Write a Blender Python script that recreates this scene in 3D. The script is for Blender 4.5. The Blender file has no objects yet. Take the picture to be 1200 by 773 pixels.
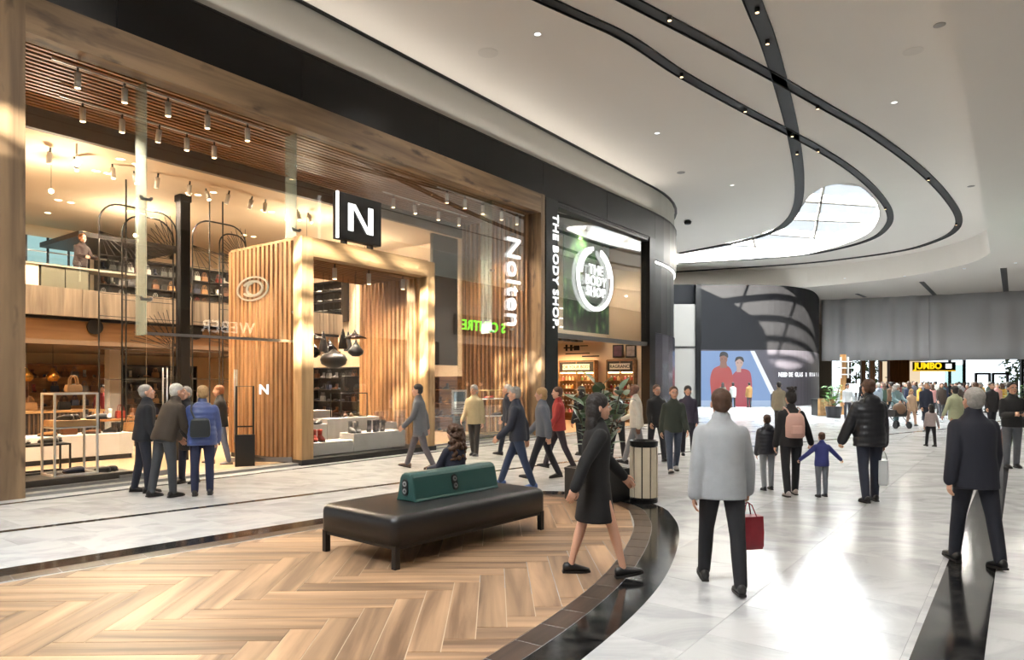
import bpy, bmesh, math, random
from mathutils import Vector, Matrix, Euler
sc = bpy.context.scene
C = sc.collection
rnd = random.Random(11)
PI = math.pi
R = math.radians
CH, F, HY = 1.85, 800.0, 446.0          # camera height, focal length in px of the 1200 px frame, horizon row

# ------------------------------------------------------------------ camera
cam_d = bpy.data.cameras.new('camera'); cam = bpy.data.objects.new('camera', cam_d); C.objects.link(cam)
cam.location = (0, 0, CH); cam.rotation_euler = (R(90), 0, 0)
cam_d.sensor_width = 36; cam_d.lens = 24.0; cam_d.shift_y = (HY - 386.5) / 1200
cam_d.clip_start = 0.05; cam_d.clip_end = 400
sc.camera = cam

# ------------------------------------------------------------------ sky, sun, daylight, exposure
w = bpy.data.worlds.new('sky'); sc.world = w; w.use_nodes = True
wn = w.node_tree.nodes; bg = wn['Background']
bg.inputs[0].default_value = (0.86, 0.93, 1.0, 1); bg.inputs[1].default_value = 2.0
SUN_DIR = Vector((3.0, 11.0, -4.2)).normalized()
sd = bpy.data.lights.new('sun', 'SUN'); sd.energy = 130; sd.angle = R(0.9); sd.color = (1.0, 0.93, 0.80)
so = bpy.data.objects.new('sun', sd); C.objects.link(so)
so.rotation_euler = SUN_DIR.to_track_quat('-Z', 'Y').to_euler(); so.location = (0, -10, 30)
def sky_area(name, x, y, z, sx, sy, power, rotz=0, col=(0.88, 0.95, 1.0)):
    l = bpy.data.lights.new(name, 'AREA'); l.shape = 'RECTANGLE'; l.size = sx; l.size_y = sy; l.energy = power; l.color = col
    o = bpy.data.objects.new(name, l); C.objects.link(o); o.location = (x, y, z); o.rotation_euler = (0, 0, rotz); return o
sky_area('daylight_main_skylight', 16.5, 38.5, 12.6, 13, 24, 48000, R(-20))
pn = P0_ = Vector((-7.72, 10.8, 0)); un = Vector((.597, .802, 0)).normalized(); vn_ = Vector((-un.y, un.x, 0)); c_n = pn + un * -9 + vn_ * -6.7
sky_area('daylight_near_skylight', c_n.x, c_n.y, 10.55, 12, 3.2, 9000, math.atan2(un.y, un.x))
def fill_strip(name, u0, u1, v, z, wd, power, tilt):      # cove stand-in: unseen strips added to brighten the ceiling from its edges
    c = pn + un * ((u0 + u1) / 2) + vn_ * v; o = sky_area(name, c.x, c.y, z, u1 - u0, wd, power, 0, (1.0, .92, .82)); o.rotation_euler = (R(180) + tilt, 0, math.atan2(un.y, un.x)); return o
fill_strip('fascia_fill_light', -16, 23, -.05, 9.16, .08, 160, R(35))
fill_strip('edge_fill_light', -20, 36, -12.6, 8.85, .08, 4200, R(-30))
vs = sc.view_settings; vs.view_transform = 'Standard'; vs.look = 'None'; vs.gamma = 1; vs.use_curve_mapping = False
vs.exposure = 0.08
cy = sc.cycles
cy.max_bounces = 8; cy.diffuse_bounces = 4; cy.glossy_bounces = 4; cy.transmission_bounces = 4; cy.transparent_max_bounces = 24
cy.caustics_reflective = False; cy.caustics_refractive = False; cy.sample_clamp_indirect = 6.0

# ------------------------------------------------------------------ coordinates
def at(px, py, D): return Vector(((px - 600) / F * D, D, CH - (py - HY) / F * D))
def fl(px, py):
    D = CH * F / (py - HY); return Vector(((px - 600) / F * D, D, 0))
ZC = 10.2
def ce(px, py, z=ZC):
    D = (z - CH) * F / (HY - py); return Vector(((px - 600) / F * D, D, z))
P0 = Vector((-7.72, 10.8, 0)); U = Vector((.597, .802, 0)).normalized(); V = Vector((-U.y, U.x, 0))
SA = math.atan2(U.y, U.x)
def S(u, v, z=0.0): return P0 + U * u + V * v + Vector((0, 0, z))
def SP(px, py, v):                    # shop coordinates (u, z) of a photo point lying in the plane v
    t = (px - 600) / F
    u = (t * (P0.y + V.y * v) - P0.x - V.x * v) / (U.x - t * U.y)
    D = P0.y + U.y * u + V.y * v
    return u, CH - (py - HY) / F * D
def SU(px, v): return SP(px, 446, v)[0]

# ------------------------------------------------------------------ materials
def lin(v):
    v /= 255.0
    return v / 12.92 if v <= .04045 else ((v + .055) / 1.055) ** 2.4
def col(r, g, b): return (lin(r), lin(g), lin(b), 1)
MC = {}
def mat(key, rgb, rough=.5, metal=0.0, noise=0.0, scale=6.0, bump=0.0, emit=None, strength=0.0, coat=0.0, spec=None, obj_var=0.0, alpha=None):
    if key in MC: return MC[key]
    m = bpy.data.materials.new(key); m.use_nodes = True; MC[key] = m
    nt = m.node_tree; b = nt.nodes['Principled BSDF']; L = nt.links.new
    base = col(*rgb)
    b.inputs['Base Color'].default_value = base; b.inputs['Roughness'].default_value = rough; b.inputs['Metallic'].default_value = metal
    if coat: b.inputs['Coat Weight'].default_value = coat; b.inputs['Coat Roughness'].default_value = .08
    if spec is not None: b.inputs['Specular IOR Level'].default_value = spec
    tc = None
    if noise or bump:
        tc = nt.nodes.new('ShaderNodeTexCoord'); nz = nt.nodes.new('ShaderNodeTexNoise'); nz.inputs['Scale'].default_value = scale; nz.inputs['Detail'].default_value = 4
        L(tc.outputs['Object'], nz.inputs['Vector'])
    if noise:
        mx = nt.nodes.new('ShaderNodeMix'); mx.data_type = 'RGBA'
        mx.inputs[6].default_value = tuple(x * (1 - noise) for x in base[:3]) + (1,); mx.inputs[7].default_value = tuple(min(1, x * (1 + noise)) for x in base[:3]) + (1,)
        L(nz.outputs[0], mx.inputs[0]); L(mx.outputs[2], b.inputs['Base Color'])
    if bump:
        bp = nt.nodes.new('ShaderNodeBump'); bp.inputs['Strength'].default_value = bump; bp.inputs['Distance'].default_value = .02
        L(nz.outputs[0], bp.inputs['Height']); L(bp.outputs[0], b.inputs['Normal'])
    if emit is not None:
        b.inputs['Emission Color'].default_value = col(*emit); b.inputs['Emission Strength'].default_value = strength
    return m
def wood(key, dark, light, scale=1.0, axis='X', rough=.45, bump=.08, blotch=None, var=.25, planks=0):
    if key in MC: return MC[key]
    m = bpy.data.materials.new(key); m.use_nodes = True; MC[key] = m
    nt = m.node_tree; N = nt.nodes.new; L = nt.links.new; b = nt.nodes['Principled BSDF']
    tc = N('ShaderNodeTexCoord'); oi = N('ShaderNodeObjectInfo')
    mul = N('ShaderNodeMath'); mul.operation = 'MULTIPLY'; mul.inputs[1].default_value = 57.0; L(oi.outputs['Random'], mul.inputs[0])
    add = N('ShaderNodeVectorMath'); add.operation = 'ADD'; L(tc.outputs['Object'], add.inputs[0]); L(mul.outputs[0], add.inputs[1])
    mp = N('ShaderNodeMapping'); s = {'X': (.9, 11, 11), 'Y': (11, .9, 11), 'Z': (11, 11, .9)}[axis]
    mp.inputs['Scale'].default_value = tuple(x * scale for x in s); L(add.outputs[0], mp.inputs[0])
    nz = N('ShaderNodeTexNoise'); nz.inputs['Scale'].default_value = 1.0; nz.inputs['Detail'].default_value = 5; nz.inputs['Distortion'].default_value = .6; L(mp.outputs[0], nz.inputs['Vector'])
    cr = N('ShaderNodeValToRGB'); e = cr.color_ramp.elements; e[0].position = .32; e[0].color = col(*dark); e[1].position = .68; e[1].color = col(*light); L(nz.outputs[0], cr.inputs[0])
    out = cr.outputs[0]
    if blotch:
        mp2 = N('ShaderNodeMapping'); s2 = {'X': (1.2, 4, 4), 'Y': (4, 1.2, 4), 'Z': (4, 4, 1.2)}[axis]; mp2.inputs['Scale'].default_value = s2; L(add.outputs[0], mp2.inputs[0])
        n2 = N('ShaderNodeTexNoise'); n2.inputs['Scale'].default_value = 1.0; n2.inputs['Detail'].default_value = 3; L(mp2.outputs[0], n2.inputs['Vector'])
        c2 = N('ShaderNodeValToRGB'); c2.color_ramp.elements[0].position = .58; c2.color_ramp.elements[1].position = .72; L(n2.outputs[0], c2.inputs[0])
        mx = N('ShaderNodeMix'); mx.data_type = 'RGBA'; L(c2.outputs[0], mx.inputs[0]); L(out, mx.inputs[6]); mx.inputs[7].default_value = col(*blotch); out = mx.outputs[2]
    hv = N('ShaderNodeHueSaturation'); mr = N('ShaderNodeMapRange'); mr.inputs[3].default_value = 1 - var; mr.inputs[4].default_value = 1 + var
    L(oi.outputs['Random'], mr.inputs[0]); L(mr.outputs[0], hv.inputs['Value']); L(out, hv.inputs['Color']); L(hv.outputs[0], b.inputs['Base Color'])
    b.inputs['Roughness'].default_value = rough
    if bump:
        bp = N('ShaderNodeBump'); bp.inputs['Strength'].default_value = bump; bp.inputs['Distance'].default_value = .01; L(nz.outputs[0], bp.inputs['Height']); L(bp.outputs[0], b.inputs['Normal'])
    return m
def marble(key, base, vein, rough=.09, scale=.55, var=.06, grid=None, joint=None):
    m = bpy.data.materials.new(key); m.use_nodes = True; MC[key] = m
    nt = m.node_tree; N = nt.nodes.new; L = nt.links.new; b = nt.nodes['Principled BSDF']
    ge = N('ShaderNodeNewGeometry'); oi = N('ShaderNodeObjectInfo')
    mul = N('ShaderNodeMath'); mul.operation = 'MULTIPLY'; mul.inputs[1].default_value = 91.0; L(oi.outputs['Random'], mul.inputs[0])
    add = N('ShaderNodeVectorMath'); add.operation = 'ADD'; L(ge.outputs['Position'], add.inputs[0]); L(mul.outputs[0], add.inputs[1])
    mp = N('ShaderNodeMapping'); mp.inputs['Rotation'].default_value = (0, 0, .5); mp.inputs['Scale'].default_value = (scale, scale * 1.5, scale); L(add.outputs[0], mp.inputs[0])
    n1 = N('ShaderNodeTexNoise'); n1.inputs['Scale'].default_value = 1.3; n1.inputs['Detail'].default_value = 7; n1.inputs['Distortion'].default_value = 1.6; n1.inputs['Roughness'].default_value = .62; L(mp.outputs[0], n1.inputs['Vector'])
    cr = N('ShaderNodeValToRGB'); e = cr.color_ramp.elements; e[0].position = .36; e[0].color = col(*vein); e[1].position = .56; e[1].color = col(*base); L(n1.outputs[0], cr.inputs[0])
    hv = N('ShaderNodeHueSaturation'); mr = N('ShaderNodeMapRange'); mr.inputs[3].default_value = 1 - var; mr.inputs[4].default_value = 1 + var
    L(oi.outputs['Random'], mr.inputs[0]); L(mr.outputs[0], hv.inputs['Value']); L(cr.outputs[0], hv.inputs['Color']); out = hv.outputs[0]
    if grid:
        vr = N('ShaderNodeVectorRotate'); vr.rotation_type = 'Z_AXIS'; vr.inputs['Angle'].default_value = -SA
        sb = N('ShaderNodeVectorMath'); sb.operation = 'SUBTRACT'; sb.inputs[1].default_value = tuple(P0); L(ge.outputs['Position'], sb.inputs[0]); L(sb.outputs[0], vr.inputs['Vector'])
        bt = N('ShaderNodeTexBrick'); bt.offset = .5; bt.inputs['Scale'].default_value = 1.0; bt.inputs['Brick Width'].default_value = grid[0]; bt.inputs['Row Height'].default_value = grid[1]; bt.inputs['Mortar Size'].default_value = .006
        bt.inputs['Color1'].default_value = (1, 1, 1, 1); bt.inputs['Color2'].default_value = (.86, .86, .86, 1); bt.inputs['Mortar'].default_value = (.6, .6, .6, 1); L(vr.outputs[0], bt.inputs['Vector'])
        mx = N('ShaderNodeMix'); mx.data_type = 'RGBA'; mx.blend_type = 'MULTIPLY'; mx.inputs[0].default_value = 1; L(out, mx.inputs[6]); L(bt.outputs[0], mx.inputs[7]); out = mx.outputs[2]
    L(out, b.inputs['Base Color'])
    rr = N('ShaderNodeMapRange'); rr.inputs[3].default_value = rough * .7; rr.inputs[4].default_value = rough * 1.5; L(n1.outputs[0], rr.inputs[0]); L(rr.outputs[0], b.inputs['Roughness'])
    return m
def glass(key, tint=(.95, .98, .97), refl=1.0, rough=0.0):
    m = bpy.data.materials.new(key); m.use_nodes = True; MC[key] = m
    nt = m.node_tree; N = nt.nodes.new; L = nt.links.new
    for n in list(nt.nodes):
        if n.type == 'BSDF_PRINCIPLED': nt.nodes.remove(n)
    o = nt.nodes['Material Output']
    t = N('ShaderNodeBsdfTransparent'); t.inputs[0].default_value = tint + (1,)
    g = N('ShaderNodeBsdfGlossy'); g.inputs['Roughness'].default_value = rough; g.inputs['Color'].default_value = (1, 1, 1, 1)
    fr = N('ShaderNodeFresnel'); fr.inputs[0].default_value = 1.45
    mm = N('ShaderNodeMath'); mm.operation = 'MULTIPLY'; mm.inputs[1].default_value = refl; L(fr.outputs[0], mm.inputs[0])
    mx = N('ShaderNodeMixShader'); L(mm.outputs[0], mx.inputs[0]); L(t.outputs[0], mx.inputs[1]); L(g.outputs[0], mx.inputs[2]); L(mx.outputs[0], o.inputs[0])
    return m
def emis(key, rgb, strength):
    return mat(key, (12, 12, 12), .5, emit=rgb, strength=strength)

# ------------------------------------------------------------------ mesh building
class MB:
    def __init__(s): s.v = []; s.f = []; s.m = []; s.mi = 0
    def add(s, vs, fs):
        n = len(s.v); s.v += [tuple(x) for x in vs]; s.f += [tuple(i + n for i in f) for f in fs]; s.m += [s.mi] * len(fs); return s
    def mat(s, i): s.mi = i; return s
    def box(s, x0, x1, y0, y1, z0, z1):
        return s.add([(x0, y0, z0), (x1, y0, z0), (x1, y1, z0), (x0, y1, z0), (x0, y0, z1), (x1, y0, z1), (x1, y1, z1), (x0, y1, z1)],
                     [(0, 3, 2, 1), (4, 5, 6, 7), (0, 1, 5, 4), (1, 2, 6, 5), (2, 3, 7, 6), (3, 0, 4, 7)])
    def cbox(s, c, d): return s.box(c[0] - d[0] / 2, c[0] + d[0] / 2, c[1] - d[1] / 2, c[1] + d[1] / 2, c[2] - d[2] / 2, c[2] + d[2] / 2)
    def prism(s, poly, z0, z1):
        n = len(poly); a = sum(poly[i][0] * poly[(i + 1) % n][1] - poly[(i + 1) % n][0] * poly[i][1] for i in range(n))
        if a < 0: poly = poly[::-1]
        return s.add([(p[0], p[1], z0) for p in poly] + [(p[0], p[1], z1) for p in poly],
                     [tuple(range(n - 1, -1, -1)), tuple(range(n, 2 * n))] + [(i, (i + 1) % n, n + (i + 1) % n, n + i) for i in range(n)])
    def ribbon(s, a, b, z0, z1):          # slab between two polylines of equal length
        n = len(a); vs = []
        for z in (z0, z1): vs += [(p[0], p[1], z) for p in a] + [(p[0], p[1], z) for p in b]
        fs = []
        for i in range(n - 1):
            fs += [(i, n + i, n + i + 1, i + 1), (2 * n + i, 2 * n + i + 1, 3 * n + i + 1, 3 * n + i), (i, i + 1, 2 * n + i + 1, 2 * n + i), (n + i, 3 * n + i, 3 * n + i + 1, n + i + 1)]
        fs += [(0, 2 * n, 3 * n, n), (n - 1, 2 * n - 1, 4 * n - 1, 3 * n - 1)]
        return s.add(vs, fs)
    def rings(s, rings, cap=True, closed=True):
        n = len(rings[0]); vs = [p for r in rings for p in r]; fs = []
        for i in range(len(rings) - 1):
            for j in range(n if closed else n - 1):
                k = (j + 1) % n; fs.append((i * n + j, i * n + k, (i + 1) * n + k, (i + 1) * n + j))
        if cap: fs += [tuple(range(n - 1, -1, -1)), tuple(range((len(rings) - 1) * n, len(rings) * n))]
        return s.add(vs, fs)
    def lathe(s, prof, n=16, c=(0, 0, 0)):    # profile of (r, z); rings with open ends stay open
        return s.rings(cap=prof[0][0] < 1e-6 or prof[-1][0] < 1e-6, rings=[[(c[0] + r * math.cos(2 * PI * j / n), c[1] + r * math.sin(2 * PI * j / n), c[2] + z) for j in range(n)] for r, z in prof])
    def tube(s, pts, r, n=8):
        pts = [Vector(p) for p in pts]; rs = r if isinstance(r, (list, tuple)) else [r] * len(pts); rings = []; up = None
        for i, p in enumerate(pts):
            d = (pts[min(i + 1, len(pts) - 1)] - pts[max(i - 1, 0)]).normalized()
            if up is None: up = Vector((0, 0, 1)) if abs(d.z) < .9 else Vector((0, 1, 0))
            x = d.cross(up)
            if x.length < 1e-4: x = d.cross(Vector((1, .3, 0)))
            x.normalize(); y = x.cross(d).normalized(); up = y
            rings.append([p + x * (rs[i] * math.cos(-2 * PI * j / n)) + y * (rs[i] * math.sin(-2 * PI * j / n)) for j in range(n)])
        return s.rings(rings)
    def ball(s, c, r, n=12, m=8):
        r = r if isinstance(r, (list, tuple)) else (r, r, r)
        return s.rings([[(c[0] + r[0] * math.sin(a) * math.cos(2 * PI * j / n), c[1] + r[1] * math.sin(a) * math.sin(2 * PI * j / n), c[2] - r[2] * math.cos(a)) for j in range(n)]
                        for a in [PI * (i + .03 if i == 0 else i - .03 if i == m else i) / m for i in range(m + 1)]])
    def xf(s, M, i0=0):
        s.v[i0:] = [tuple(M @ Vector(p)) for p in s.v[i0:]]; return s
    def mesh(s, name, mats, smooth=False):
        me = bpy.data.meshes.new(name); me.from_pydata(s.v, [], s.f)
        for m in (mats if isinstance(mats, (list, tuple)) else [mats]): me.materials.append(m)
        if any(s.m): me.polygons.foreach_set('material_index', s.m)
        if smooth: me.polygons.foreach_set('use_smooth', [True] * len(s.f))
        me.update(); return me
    def build(s, name, mats, parent=None, loc=(0, 0, 0), rz=0, smooth=False, bevel=0):
        return link(name, s.mesh(name, mats, smooth), parent, loc, rz, bevel)
def link(name, me, parent=None, loc=(0, 0, 0), rz=0, bevel=0):
    if name == 'lettering':                     # one part for each letter
        par = list(range(len(me.vertices)))
        def find(i):
            while par[i] != i: par[i] = par[par[i]]; i = par[i]
            return i
        for e_ in me.edges:
            a, b = find(e_.vertices[0]), find(e_.vertices[1])
            if a != b: par[a] = b
        isl_ = {}
        for p in me.polygons: isl_.setdefault(find(p.vertices[0]), []).append(p)
        for ps in isl_.values():
            ids = sorted({v for p in ps for v in p.vertices}); ix = {v: k for k, v in enumerate(ids)}
            m2 = bpy.data.meshes.new('letter'); m2.from_pydata([me.vertices[v].co for v in ids], [], [[ix[v] for v in p.vertices] for p in ps]); m2.materials.append(m)
            o = bpy.data.objects.new('letter', m2); C.objects.link(o); o.parent = parent; o.location = loc; o.rotation_euler = rot; o.scale = (sx, 1, 1)
        bpy.data.meshes.remove(me); return o
    o = bpy.data.objects.new(name, me); C.objects.link(o); o.parent = parent; o.location = loc; o.rotation_euler = (0, 0, rz) if not isinstance(rz, Euler) else rz
    if bevel:
        b = o.modifiers.new('bevel', 'BEVEL'); b.width = bevel; b.segments = 2; b.limit_method = 'ANGLE'
    return o
def tag(o, label, cat, group=None, kind=None):
    o['label'] = label; o['category'] = cat
    if group: o['group'] = group
    if kind: o['kind'] = kind
    return o
def thing(name, label, cat, loc=(0, 0, 0), rz=0, group=None):
    o = bpy.data.objects.new(name, None); C.objects.link(o); o.location = loc; o.rotation_euler = (0, 0, rz); o.empty_display_size = .2
    return tag(o, label, cat, group)
def struct(o, label=None):
    o['kind'] = 'structure'
    if label: o['label'] = label
    return o
def copy_tree(o, parent=None):
    c = o.copy(); C.objects.link(c); c.parent = parent
    for ch in list(o.children): copy_tree(ch, c)
    return c
def setmat(o, m, slot=0):
    o.material_slots[slot].link = 'OBJECT'; o.material_slots[slot].material = m
ORD = ['first', 'second', 'third', 'fourth', 'fifth', 'sixth', 'seventh', 'eighth', 'ninth', 'tenth', 'eleventh', 'twelfth', 'thirteenth', 'fourteenth', 'fifteenth', 'sixteenth', 'seventeenth', 'eighteenth', 'nineteenth', 'twentieth']
ORD += ['twenty-' + o for o in ORD[:9]] + ['thirtieth'] + ['thirty-' + o for o in ORD[:9]]
def text(name, body, size, m, parent=None, loc=(0, 0, 0), rot=(R(90), 0, 0), extrude=.01, bold=0.0, align='CENTER', sx=1.0, space=1.0):
    cu = bpy.data.curves.new(name, 'FONT'); cu.body = body; cu.size = size; cu.extrude = extrude; cu.align_x = align; cu.align_y = 'CENTER'; cu.offset = bold; cu.space_character = space; cu.resolution_u = 3
    cu.materials.append(m); o = bpy.data.objects.new(name, cu); C.objects.link(o)
    me = bpy.data.meshes.new_from_object(o); bpy.data.objects.remove(o); bpy.data.curves.remove(cu); me.name = name
    if name == 'lettering':                     # one part for each letter
        par = list(range(len(me.vertices)))
        def find(i):
            while par[i] != i: par[i] = par[par[i]]; i = par[i]
            return i
        for e_ in me.edges:
            a, b = find(e_.vertices[0]), find(e_.vertices[1])
            if a != b: par[a] = b
        isl_ = {}
        for p in me.polygons: isl_.setdefault(find(p.vertices[0]), []).append(p)
        for ps in isl_.values():
            ids = sorted({v for p in ps for v in p.vertices}); ix = {v: k for k, v in enumerate(ids)}
            m2 = bpy.data.meshes.new('letter'); m2.from_pydata([me.vertices[v].co for v in ids], [], [[ix[v] for v in p.vertices] for p in ps]); m2.materials.append(m)
            o = bpy.data.objects.new('letter', m2); C.objects.link(o); o.parent = parent; o.location = loc; o.rotation_euler = rot; o.scale = (sx, 1, 1)
        bpy.data.meshes.remove(me); return o
    o = bpy.data.objects.new(name, me); C.objects.link(o); o.parent = parent; o.location = loc; o.rotation_euler = rot; o.scale = (sx, 1, 1); return o

# palette
M_white = mat('ceiling_white', (243, 236, 227), .7, noise=.02, scale=.4)
M_band = mat('bulkhead_grey', (176, 174, 168), .6)
M_black = mat('satin_black', (8, 8, 9), .3, spec=.35)
M_fascia = mat('fascia_black', (6, 6, 7), .35, noise=.1, spec=.22)
M_blackm = mat('black_metal', (16, 15, 15), .4)
M_rust = wood('rustic_wood', (96, 76, 55), (150, 123, 92), .35, 'X', .6, .15, (64, 50, 38), .04)
M_rustz = wood('rustic_wood_upright', (96, 76, 55), (150, 123, 92), .35, 'Z', .6, .15, (64, 50, 38), .04)
M_slat = wood('slat_wood', (122, 86, 55), (172, 128, 88), .8, 'X', .5, .05, None, .12)
M_slatz = wood('slat_wood_upright', (120, 86, 54), (174, 130, 88), .8, 'Z', .5, .05, None, .14)
M_port = wood('portal_wood', (142, 112, 76), (184, 152, 110), .5, 'Z', .5, .08, (120, 92, 60), .05)
M_portx = wood('portal_wood_beam', (142, 112, 76), (184, 152, 110), .5, 'X', .5, .08, (120, 92, 60), .05)
M_plank = wood('plank_tile', (100, 76, 56), (176, 142, 110), .5, 'X', .42, .03, None, .2)
M_brick = wood('dark_brick_tile', (44, 34, 28), (84, 66, 54), .8, 'X', .3, .03, None, .25)
M_marble = marble('white_marble', (197, 198, 198), (174, 175, 176), .17, var=.05)
M_marble_far = marble('white_marble_field', (198, 199, 198), (172, 173, 174), .17, var=0.0, grid=(.8, 1.2))
M_bmarble = marble('black_marble', (16, 16, 17), (62, 60, 58), .1, scale=1.6, var=.1)
M_glass = glass('shop_glass', (.98, .99, .985), .5)
M_fin = glass('glass_fin', (.95, .985, .97), .8)
nt_ = M_fin.node_tree; df_ = nt_.nodes.new('ShaderNodeBsdfDiffuse'); df_.inputs[0].default_value = (.72, .84, .78, 1); mf_ = nt_.nodes.new('ShaderNodeMixShader'); mf_.inputs[0].default_value = .28   # pale green body of thick glass
ol_ = nt_.nodes['Material Output'].inputs[0]; src_ = ol_.links[0].from_socket; nt_.links.new(src_, mf_.inputs[1]); nt_.links.new(df_.outputs[0], mf_.inputs[2]); nt_.links.new(mf_.outputs[0], ol_)
M_whitem = mat('white_metal', (236, 234, 230), .35)
M_plinth = mat('plinth_white', (240, 234, 226), .45)
M_steel = mat('brushed_steel', (170, 170, 172), .3, 1.0)
M_warmw = mat('shop_plaster', (232, 208, 176), .8, noise=.03, scale=1.0)
M_conc = wood('board_concrete', (104, 90, 76), (150, 133, 114), .55, 'Z', .8, .25, None, .0)
M_led = emis('led_white', (255, 252, 246), 3.0)
M_warm = emis('lamp_warm', (255, 214, 160), 14.0)
M_sign = emis('sign_white', (255, 255, 252), 1.6)
# ================================================================== SETTING
def catmull(pts, k=6):
    out = []; n = len(pts)
    for i in range(n - 1):
        p0, p1, p2, p3 = pts[max(i - 1, 0)], pts[i], pts[i + 1], pts[min(i + 2, n - 1)]
        for j in range(k):
            t = j / k
            out.append(tuple(.5 * ((2 * p1[a]) + (-p0[a] + p2[a]) * t + (2 * p0[a] - 5 * p1[a] + 4 * p2[a] - p3[a]) * t * t + (-p0[a] + 3 * p1[a] - 3 * p2[a] + p3[a]) * t ** 3) for a in (0, 1)))
    out.append(tuple(pts[-1][:2])); return out
def offset_line(pts, d):
    out = []
    for i, p in enumerate(pts):
        a = pts[max(i - 1, 0)]; b = pts[min(i + 1, len(pts) - 1)]
        tx, ty = b[0] - a[0], b[1] - a[1]; l = math.hypot(tx, ty) or 1
        out.append((p[0] - ty / l * d, p[1] + tx / l * d))
    return out
def resample(pts, step):
    out = [pts[0]]; acc = 0
    for i in range(1, len(pts)):
        a, b = pts[i - 1], pts[i]; l = math.hypot(b[0] - a[0], b[1] - a[1]); d = step - acc
        while d <= l:
            out.append((a[0] + (b[0] - a[0]) * d / l, a[1] + (b[1] - a[1]) * d / l)); d += step
        acc = (acc + l) % step
    return out
def clip_convex(poly, clip):
    n = len(clip); area = sum(clip[i][0] * clip[(i + 1) % n][1] - clip[(i + 1) % n][0] * clip[i][1] for i in range(n)); sg = 1 if area > 0 else -1
    out = poly
    for i in range(n):
        a, b = clip[i], clip[(i + 1) % n]; src = out; out = []
        if not src: break
        f = lambda p: sg * ((b[0] - a[0]) * (p[1] - a[1]) - (b[1] - a[1]) * (p[0] - a[0]))
        for j in range(len(src)):
            p, q = src[j], src[(j + 1) % len(src)]; fp, fq = f(p), f(q)
            if fp >= 0: out.append(p)
            if (fp >= 0) != (fq >= 0):
                t = fp / (fp - fq); out.append((p[0] + (q[0] - p[0]) * t, p[1] + (q[1] - p[1]) * t))
    return out
def fill(name, loops, z, m, parent=None, flip=False):
    bm = bmesh.new()
    for lp in loops:
        vs = [bm.verts.new((p[0], p[1], z)) for p in lp]
        for i in range(len(vs)): bm.edges.new((vs[i], vs[(i + 1) % len(vs)]))
    bmesh.ops.triangle_fill(bm, use_beauty=True, use_dissolve=False, edges=bm.edges[:])
    for f in bm.faces:
        if (f.normal.z > 0) == flip: f.normal_flip()
    me = bpy.data.meshes.new(name); bm.to_mesh(me); bm.free(); me.materials.append(m)
    return link(name, me, parent)

# ------------------------------------------------------------------ floor
floor = MB().box(-60, 90, -30, 110, -.2, -.003).build('floor', M_marble_far); struct(floor, 'pale veined marble mall floor')
OUT = [(-14, -2.25), (-8, 3.75), (-3, 8.75), (-.95, 10.8)]
cx_, cy_, rr_ = .451, 9.7, 1.77
OUT += [(cx_ + rr_ * math.cos(R(a)), cy_ + rr_ * math.sin(R(a))) for a in range(135, -1, -9)]
OUT += catmull([(2.22, 9.7), (2.11, 8.65), (1.75, 7.3), (1.23, 5.94), (.46, 4.53), (-.6, 3.0), (-2.2, 1.25), (-4.2, -.4), (-7, -2.0), (-10, -3)], 5)[1:]
IN1 = offset_line(OUT, -.33); IN2 = offset_line(OUT, -.55)
MB().ribbon(OUT, IN1, -.003, .002).build('black_border', M_bmarble, floor)
ra = resample(OUT, .1)
def nearest(q, line): return min(line, key=lambda p: (p[0] - q[0]) ** 2 + (p[1] - q[1]) ** 2)
bl = resample(IN1, .02); bl2 = resample(IN2, .02)
def strip_at(s, L_): return L_[min(int(s / .02), len(L_) - 1)]
def cum(line):
    c = [0]
    for i in range(1, len(line)): c.append(c[-1] + math.hypot(line[i][0] - line[i - 1][0], line[i][1] - line[i - 1][1]))
    return c
c1 = cum(IN1); tot = c1[-1]
def samp(line, c, s):
    for i in range(1, len(c)):
        if c[i] >= s:
            t = (s - c[i - 1]) / max(1e-6, c[i] - c[i - 1]); a, b = line[i - 1], line[i]; return (a[0] + (b[0] - a[0]) * t, a[1] + (b[1] - a[1]) * t)
    return line[-1]
def samp2(s):          # same parameter on the inner line
    for i in range(1, len(c1)):
        if c1[i] >= s:
            t = (s - c1[i - 1]) / max(1e-6, c1[i] - c1[i - 1]); a, b = IN2[i - 1], IN2[i]; return (a[0] + (b[0] - a[0]) * t, a[1] + (b[1] - a[1]) * t)
    return IN2[-1]
s = 5.0
while s < tot - 8:
    e = s + .385; g = .006
    ss = [s + g, (s + e) / 2, e - g]
    a = offset_line([samp(IN1, c1, x) for x in ss], -.006); b = [samp2(x) for x in ss]
    cxm = sum(p[0] for p in a + b) / 6; cym = sum(p[1] for p in a + b) / 6
    ang = math.atan2(a[2][1] - a[0][1], a[2][0] - a[0][0]); ca, sa = math.cos(-ang), math.sin(-ang)
    lo = lambda p: ((p[0] - cxm) * ca - (p[1] - cym) * sa, (p[0] - cxm) * sa + (p[1] - cym) * ca)
    MB().ribbon([lo(p) for p in a], [lo(p) for p in b], -.003, .003).build('border_brick', M_brick, floor, (cxm, cym, 0), ang)
    s = e
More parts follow.
